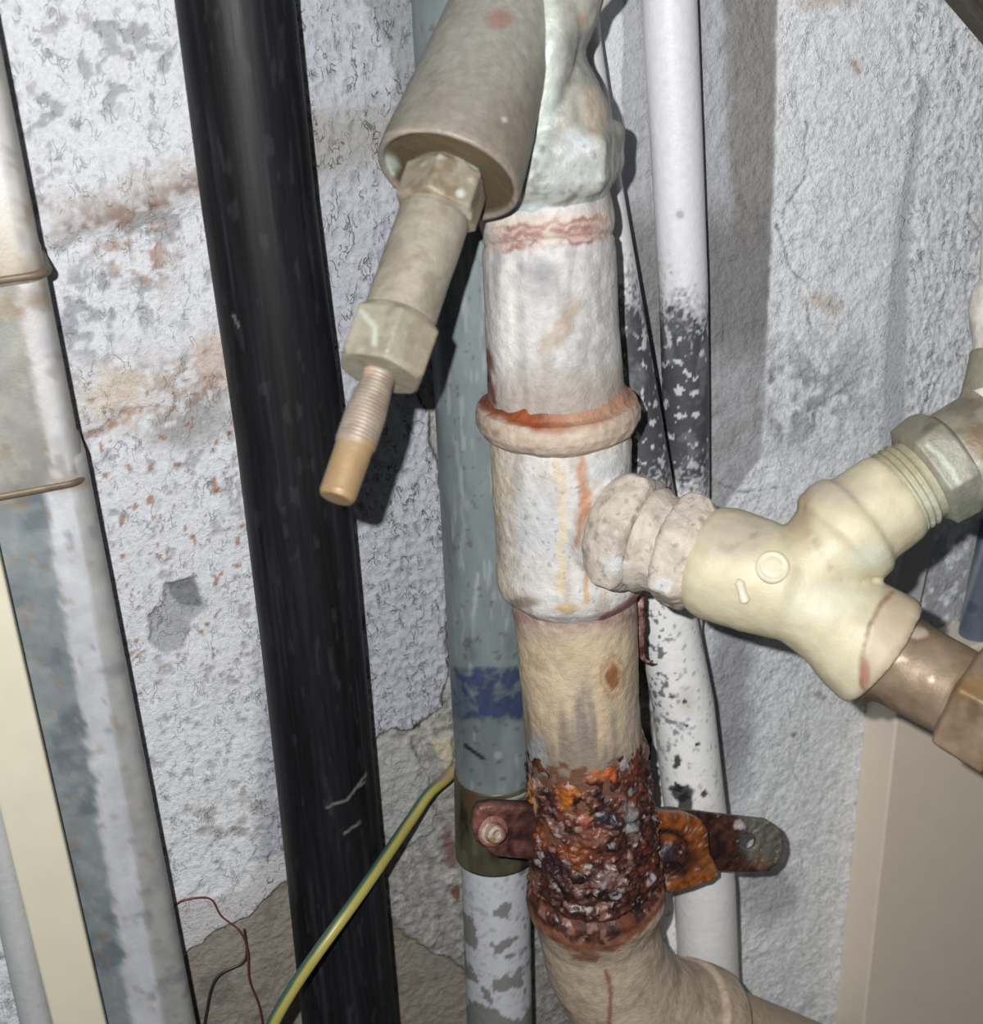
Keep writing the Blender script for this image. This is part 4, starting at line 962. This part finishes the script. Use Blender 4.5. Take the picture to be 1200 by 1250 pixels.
# brass elbow, upper right
be = thing('brass_elbow', 'grey-green brass elbow with pale threads screwed into the fitting\'s upper arm', 'pipe fitting', PZ(1150, 575, .556))
E0 = U1; E1 = PZ(1150, 568, .556); ea = (E1-E0)/np.linalg.norm(E1-E0); le = np.linalg.norm(E1-E0)
def ep(t): return E0+ea*le*t
def thp(x, y, V):
    n = n3(V, .008, 3, 421); d = (V-E0)@ea
    col = np.tile(L(186, 184, 160), (len(V), 1)); col = mixc(col, L(216, 224, 210), ss(-.1, .3, n)*ss(590, 640, y)*.9)
    return mixc(col, L(150, 140, 110), ss(610, 560, y)*.6)
tube('thread', [(ep(-.35), sz(E0, 50))]+[(ep(-.2+k*.07), sz(E0, 57 if k % 2 else 53.5)) for k in range(9)]+[(ep(.42), sz(E1, 53)), (ep(.7), sz(E1, 53))], 'verdigris', be, thp, step=.0005, nseg=120, axis=ea, label='pale ridged thread')
def bep(x, y, V):
    n = n3(V, .010, 4, 431); n2 = n3(V, .004, 3, 437); col = np.tile(L(142, 137, 122), (len(V), 1)); col = mixc(col, L(114, 106, 90), ss(0, .35, n)*.8)
    col = mixc(col, L(168, 170, 158), ss(1130, 1160, x+n*20)*ss(520, 545, y)*.6); col = mixc(col, L(128, 132, 116), ss(590, 620, y)*.6)
    col = mixc(col, L(118, 92, 70), ss(1, .3, spot(x+n*10, y+n*10, 1198, 540, 26, 34))*.8); col = mixc(col, L(196, 206, 192), ss(5, 1, segd(x+n2*4, y, [(1133, 543), (1150, 560), (1165, 580), (1172, 590)]))*.6)
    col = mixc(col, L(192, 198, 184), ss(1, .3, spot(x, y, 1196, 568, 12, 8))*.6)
    return col
tube('elbow_hex', [(ep(.50), sz(E1, 58), .5), (ep(.58), sz(E1, 66), .8), (ep(1.05), sz(E1, 69), .8), (ep(1.2), sz(E1, 68), .4), (ep(1.3), sz(E1, 60), 0)], 'verdigris', be, bep, step=.0009, axis=ea, rot=.2, label='olive hexagonal end')
E2 = PZ(1182, 556, .556); E3 = PZ(1260, 540, .556)
blend('elbow_body', [tg([(ep(.8), sz(E1, 56)), (E2, sz(E2, 68)), (PZ(1215, 548, .556), sz(E2, 74)), (E3, sz(E3, 72)), (PZ(1330, 520, .556), sz(E3, 60))]),
     tg([(PZ(1212, 545, .556), sz(E2, 50)), (PZ(1222, 470, .556), sz(E2, 44)), (PZ(1226, 430, .556), sz(E2, 40))])], .0012, 4, 'verdigris', be, bep, lambda V: n3(V, .01, 3, 95)*.0006)
hose = thing('hose_connector', 'white knobbly connector entering at the right edge above the brass elbow', 'connector', PZ(1222, 440, .556))
wh = flat((214, 210, 204), .10, .006)
tube('hose_nut', zrows([(1226, 440, .556, 30), (1226, 432, .556, 36), (1225, 405, .556, 38), (1224, 378, .556, 40), (1223, 352, .556, 36), (1223, 340, .556, 26)]), 'verdigris', hose, wh, step=.0012, disp=ir_disp(.0012, 5, .006))
tube('hose', zrows([(1223, 352, .556, 26), (1222, 250, .556, 22), (1235, 80, .556, 22), (1260, -150, .556, 22)]), 'white', hose, wh, step=.003, nseg=40)
tube('washer', zrows([(1226, 500, .556, 46), (1226, 492, .556, 52), (1226, 478, .556, 50), (1226, 466, .556, 44), (1226, 436, .556, 30)]), 'white', hose, wh, step=.0012, label='pale round flange')

# brown union, lower right
un = thing('brass_union', 'brown bare brass union with a large hexagon, lower right, screwed into the cream fitting', 'pipe fitting', PZ(1150, 840, .553))
Q1 = PZ(1182, 853, .538); qa = (Q1-W1)/np.linalg.norm(Q1-W1); lq = np.linalg.norm(Q1-W1)
def qp(t): return W1+qa*lq*t
def brp(x, y, V):
    n = n3(V, .012, 4, 441); n2 = n3(V, .004, 3, 447); col = np.tile(L(132, 112, 92), (len(V), 1)); col = mixc(col, L(104, 82, 62), ss(0, .35, n)*.8)
    col = mixc(col, L(150, 132, 116), ss(-.05, -.35, n)*.5)
    for cx, cy, rx, ry in ((1120, 772, 14, 8), (1096, 805, 14, 4), (1138, 830, 5, 5)): col = mixc(col, L(208, 194, 174), ss(1.1, .6, spot(x+n2*3, y+n2*3, cx, cy, rx, ry))*.8)
    col = mixc(col, L(146, 112, 62), ss(1, .3, spot(x, y, 1188, 840, 34, 18))*.5)
    return col
tube('union_neck', [(qp(-.12), sz(W1, 50)), (qp(.0), sz(W1, 66)), (qp(.08), sz(W1, 66)), (qp(.12), sz(W1, 60)), (qp(.2), sz(W1, 57)), (qp(.85), sz(Q1, 56)), (qp(.9), sz(Q1, 58))], 'brown', un, brp, step=.0010, axis=qa, disp=ir_disp(.0004, 15, .012), label='smooth brown neck with paint drops')
tube('union_hex', [(qp(.88), sz(Q1, 58), .6), (qp(.93), sz(Q1, 72), 1), (qp(.96), sz(Q1, 75), 1), (qp(1.5), sz(Q1, 78), 1), (qp(1.55), sz(Q1, 70), .6)], 'brown', un, brp, step=.0010, axis=qa, rot=.18, label='large brown hexagon')
tube('union_pipe', [(qp(1.5), sz(Q1, 54)), (qp(3.0), sz(Q1, 54))], 'brown', un, brp, step=.003, nseg=48, axis=qa)

# ------------------------------------------------------------------ beige cover board, strip and pipe at the right edge
a0 = P(1096, 860, .030); a1 = P(1069, 1110, .030)
xb = (a0[0]+a1[0])/2; zt = P(1150, 800, .030)[2]
V, Fc = box_geo((xb+.16, -.015, zt/2), (1, 0, 0), (0, 1, 0), (0, 0, 1), .16, .015, zt/2, .0015)
def board_lean():
    # the board's edge leans slightly, as photographed
    V[:, 0] += (V[:, 2]-(a0[2]+a1[2])/2)*((a0[0]-a1[0])/(a0[2]-a1[2]))
board_lean()
o = mesh_obj('cover_board', V, Fc, 'cream', None, np.tile(L(238, 225, 207), (len(V), 1)), smooth=False, origin=(xb+.16, -.015, 0))
tag(o, 'plain beige cover board against the wall at the bottom right', 'board')
s0 = P(1143, 640, .012); s1 = P(1124, 730, .012)
sl_ = (s0[0]-s1[0])/(s0[2]-s1[2])
V, Fc = box_geo((0, 0, 0), (1, 0, 0), (0, 1, 0), (0, 0, 1), .011, .006, .052, .001)
V[:, 0] += s1[0]-.011+sl_*V[:, 2]; V[:, 1] += -.007; V[:, 2] += s1[2]
o = mesh_obj('trunking_strip', V, Fc, 'cream', None, np.tile(L(196, 196, 200), (len(V), 1)), smooth=False)
tag(o, 'short pale smooth strip on the wall, seen between the fitting\'s two arms', 'trunking')
def blp(x, y, V):
    n = n3(V, .01, 3, 3); col = np.tile(L(104, 114, 130), (len(V), 1)); col = mixc(col, L(78, 86, 102), ss(0, .3, n)*.7)
    return mixc(col, L(170, 176, 186), ss(6, 1, np.abs(x-1203+(y-660)*-.0+((y-660)*.33)))*.6)
o = tube('electrical_conduit', vrows([(1222, 640, .018, 24), (1204, 720, .018, 23), (1188, 800, .018, 22), (1180, 850, .016, 22)]), 'grey', None, blp, step=.001, nseg=70)
tag(o, 'blue-grey pipe end at the right edge, above the brown brass union', 'conduit')

# grooved strip across the top right corner
g0 = P(1112, -70, .012); g1 = P(1256, 100, .012); ga = (g1-g0)/np.linalg.norm(g1-g0); gn = np.array([0, -1, 0]); gs = np.cross(ga, gn); gs /= np.linalg.norm(gs)
if gs[2] < 0: gs = -gs
pr = [(0, -.008), (0, .004), (.0015, .0065), (.004, .0065), (.0052, .0042), (.0064, .0068), (.010, .0070), (.0112, .0048), (.0124, .0070), (.022, .0072), (.026, .006), (.026, -.008)]
nn_ = 60; V = []
for i in range(nn_+1):
    c = g0*(1-i/nn_)+g1*(i/nn_)
    for u, h in pr: V.append(c+gs*(u-.002)+gn*h)
V = np.array(V); m = len(pr); Fs = []
for i in range(nn_):
    for j in range(m): Fs.append([i*m+j, i*m+(j+1) % m, (i+1)*m+(j+1) % m, (i+1)*m+j])
Fs += [list(range(m)), list(range(nn_*m, nn_*m+m))[::-1]]
col = np.tile(L(88, 82, 76), (len(V), 1))
o = mesh_obj('cable_duct', V, Fs, 'timber', None, col, smooth=False); tag(o, 'dark grey-brown grooved duct slanting across the top right corner', 'duct')

# ------------------------------------------------------------------ wires
def gy(geo_rows, nseg=32):
    V, Q = tube_geo(geo_rows, step=.0008, nseg=nseg)
    return V, Q
wr = vrows([(553, 940, .010, 8), (545, 950, .014, 9), (524, 968, .022, 9.5), (502, 1000, .034, 10), (478, 1035, .05, 10.5), (452, 1073, .066, 11), (420, 1118, .078, 11.5), (388, 1162, .084, 12), (358, 1206, .086, 12), (334, 1248, .086, 12.5), (318, 1290, .084, 13), (305, 1340, .08, 13)])
def smooth_rows(rows, k=8):
    p = [r[0] for r in rows]; out = []
    for i in range(len(p)-1):
        a, b, c, d = p[max(i-1, 0)], p[i], p[i+1], p[min(i+2, len(p)-1)]
        for t in np.linspace(0, 1, k, endpoint=False):
            q = .5*((2*b)+(-a+c)*t+(2*a-5*b+4*c-d)*t*t+(-a+3*b-3*c+d)*t**3)
            out.append((q, rows[i][1]*(1-t)+rows[i+1][1]*t))
    out.append(rows[-1]); return out
wr = [(p, .0031+.0*r) for p, r in wr]
cl = np.array([proj(r[0][None, :]) for r in smooth_rows(wr)])[:, :, 0]
def gyp(x, y, V):
    # yellow sheath with a green stripe along its upper-left flank
    k = np.argsort(cl[:, 1]); cx = np.interp(y, cl[k, 1], cl[k, 0])
    d = x-cx; n = n3(V, .01, 2, 3)
    col = np.tile(L(172, 163, 88), (len(V), 1)); col = mixc(col, L(68, 100, 86), ss(-1, -5, d+n*2)); col = mixc(col, L(96, 104, 52), ss(9, 13, d)*.8)
    return mixc(col, L(160, 140, 112), ss(965, 945, y)*.8)
o = tube('earth_wire', smooth_rows(wr), 'wire', None, gyp, step=.0009, nseg=32)
tag(o, 'green and yellow striped earth wire crossing in front of the black pipe', 'wire')
rw = smooth_rows([(p, .0005) for p, _ in vrows([(208, 1122, .004, 3), (216, 1103, .006, 3), (238, 1096, .007, 3), (258, 1098, .007, 3), (270, 1118, .006, 3), (292, 1136, .006, 3), (302, 1160, .007, 3), (304, 1195, .008, 3), (316, 1228, .008, 3), (322, 1262, .008, 3)])])
o = tube('thin_wire', rw, 'wire', None, flat((116, 56, 52)), step=.0008, nseg=12)
tag(o, 'hair-thin dark red wire looping down the wall at lower left', 'wire')
rw = smooth_rows([(p, .0006) for p, _ in vrows([(298, 1134, .003, 3), (301, 1160, .004, 3), (296, 1175, .005, 3), (270, 1188, .005, 3), (258, 1206, .006, 3), (252, 1235, .006, 3), (246, 1270, .006, 3)])])
o = tube('thin_wire', rw, 'wire', None, flat((54, 52, 50)), step=.0008, nseg=12)
tag(o, 'hair-thin black wire branching left from the red one at the bottom', 'wire')
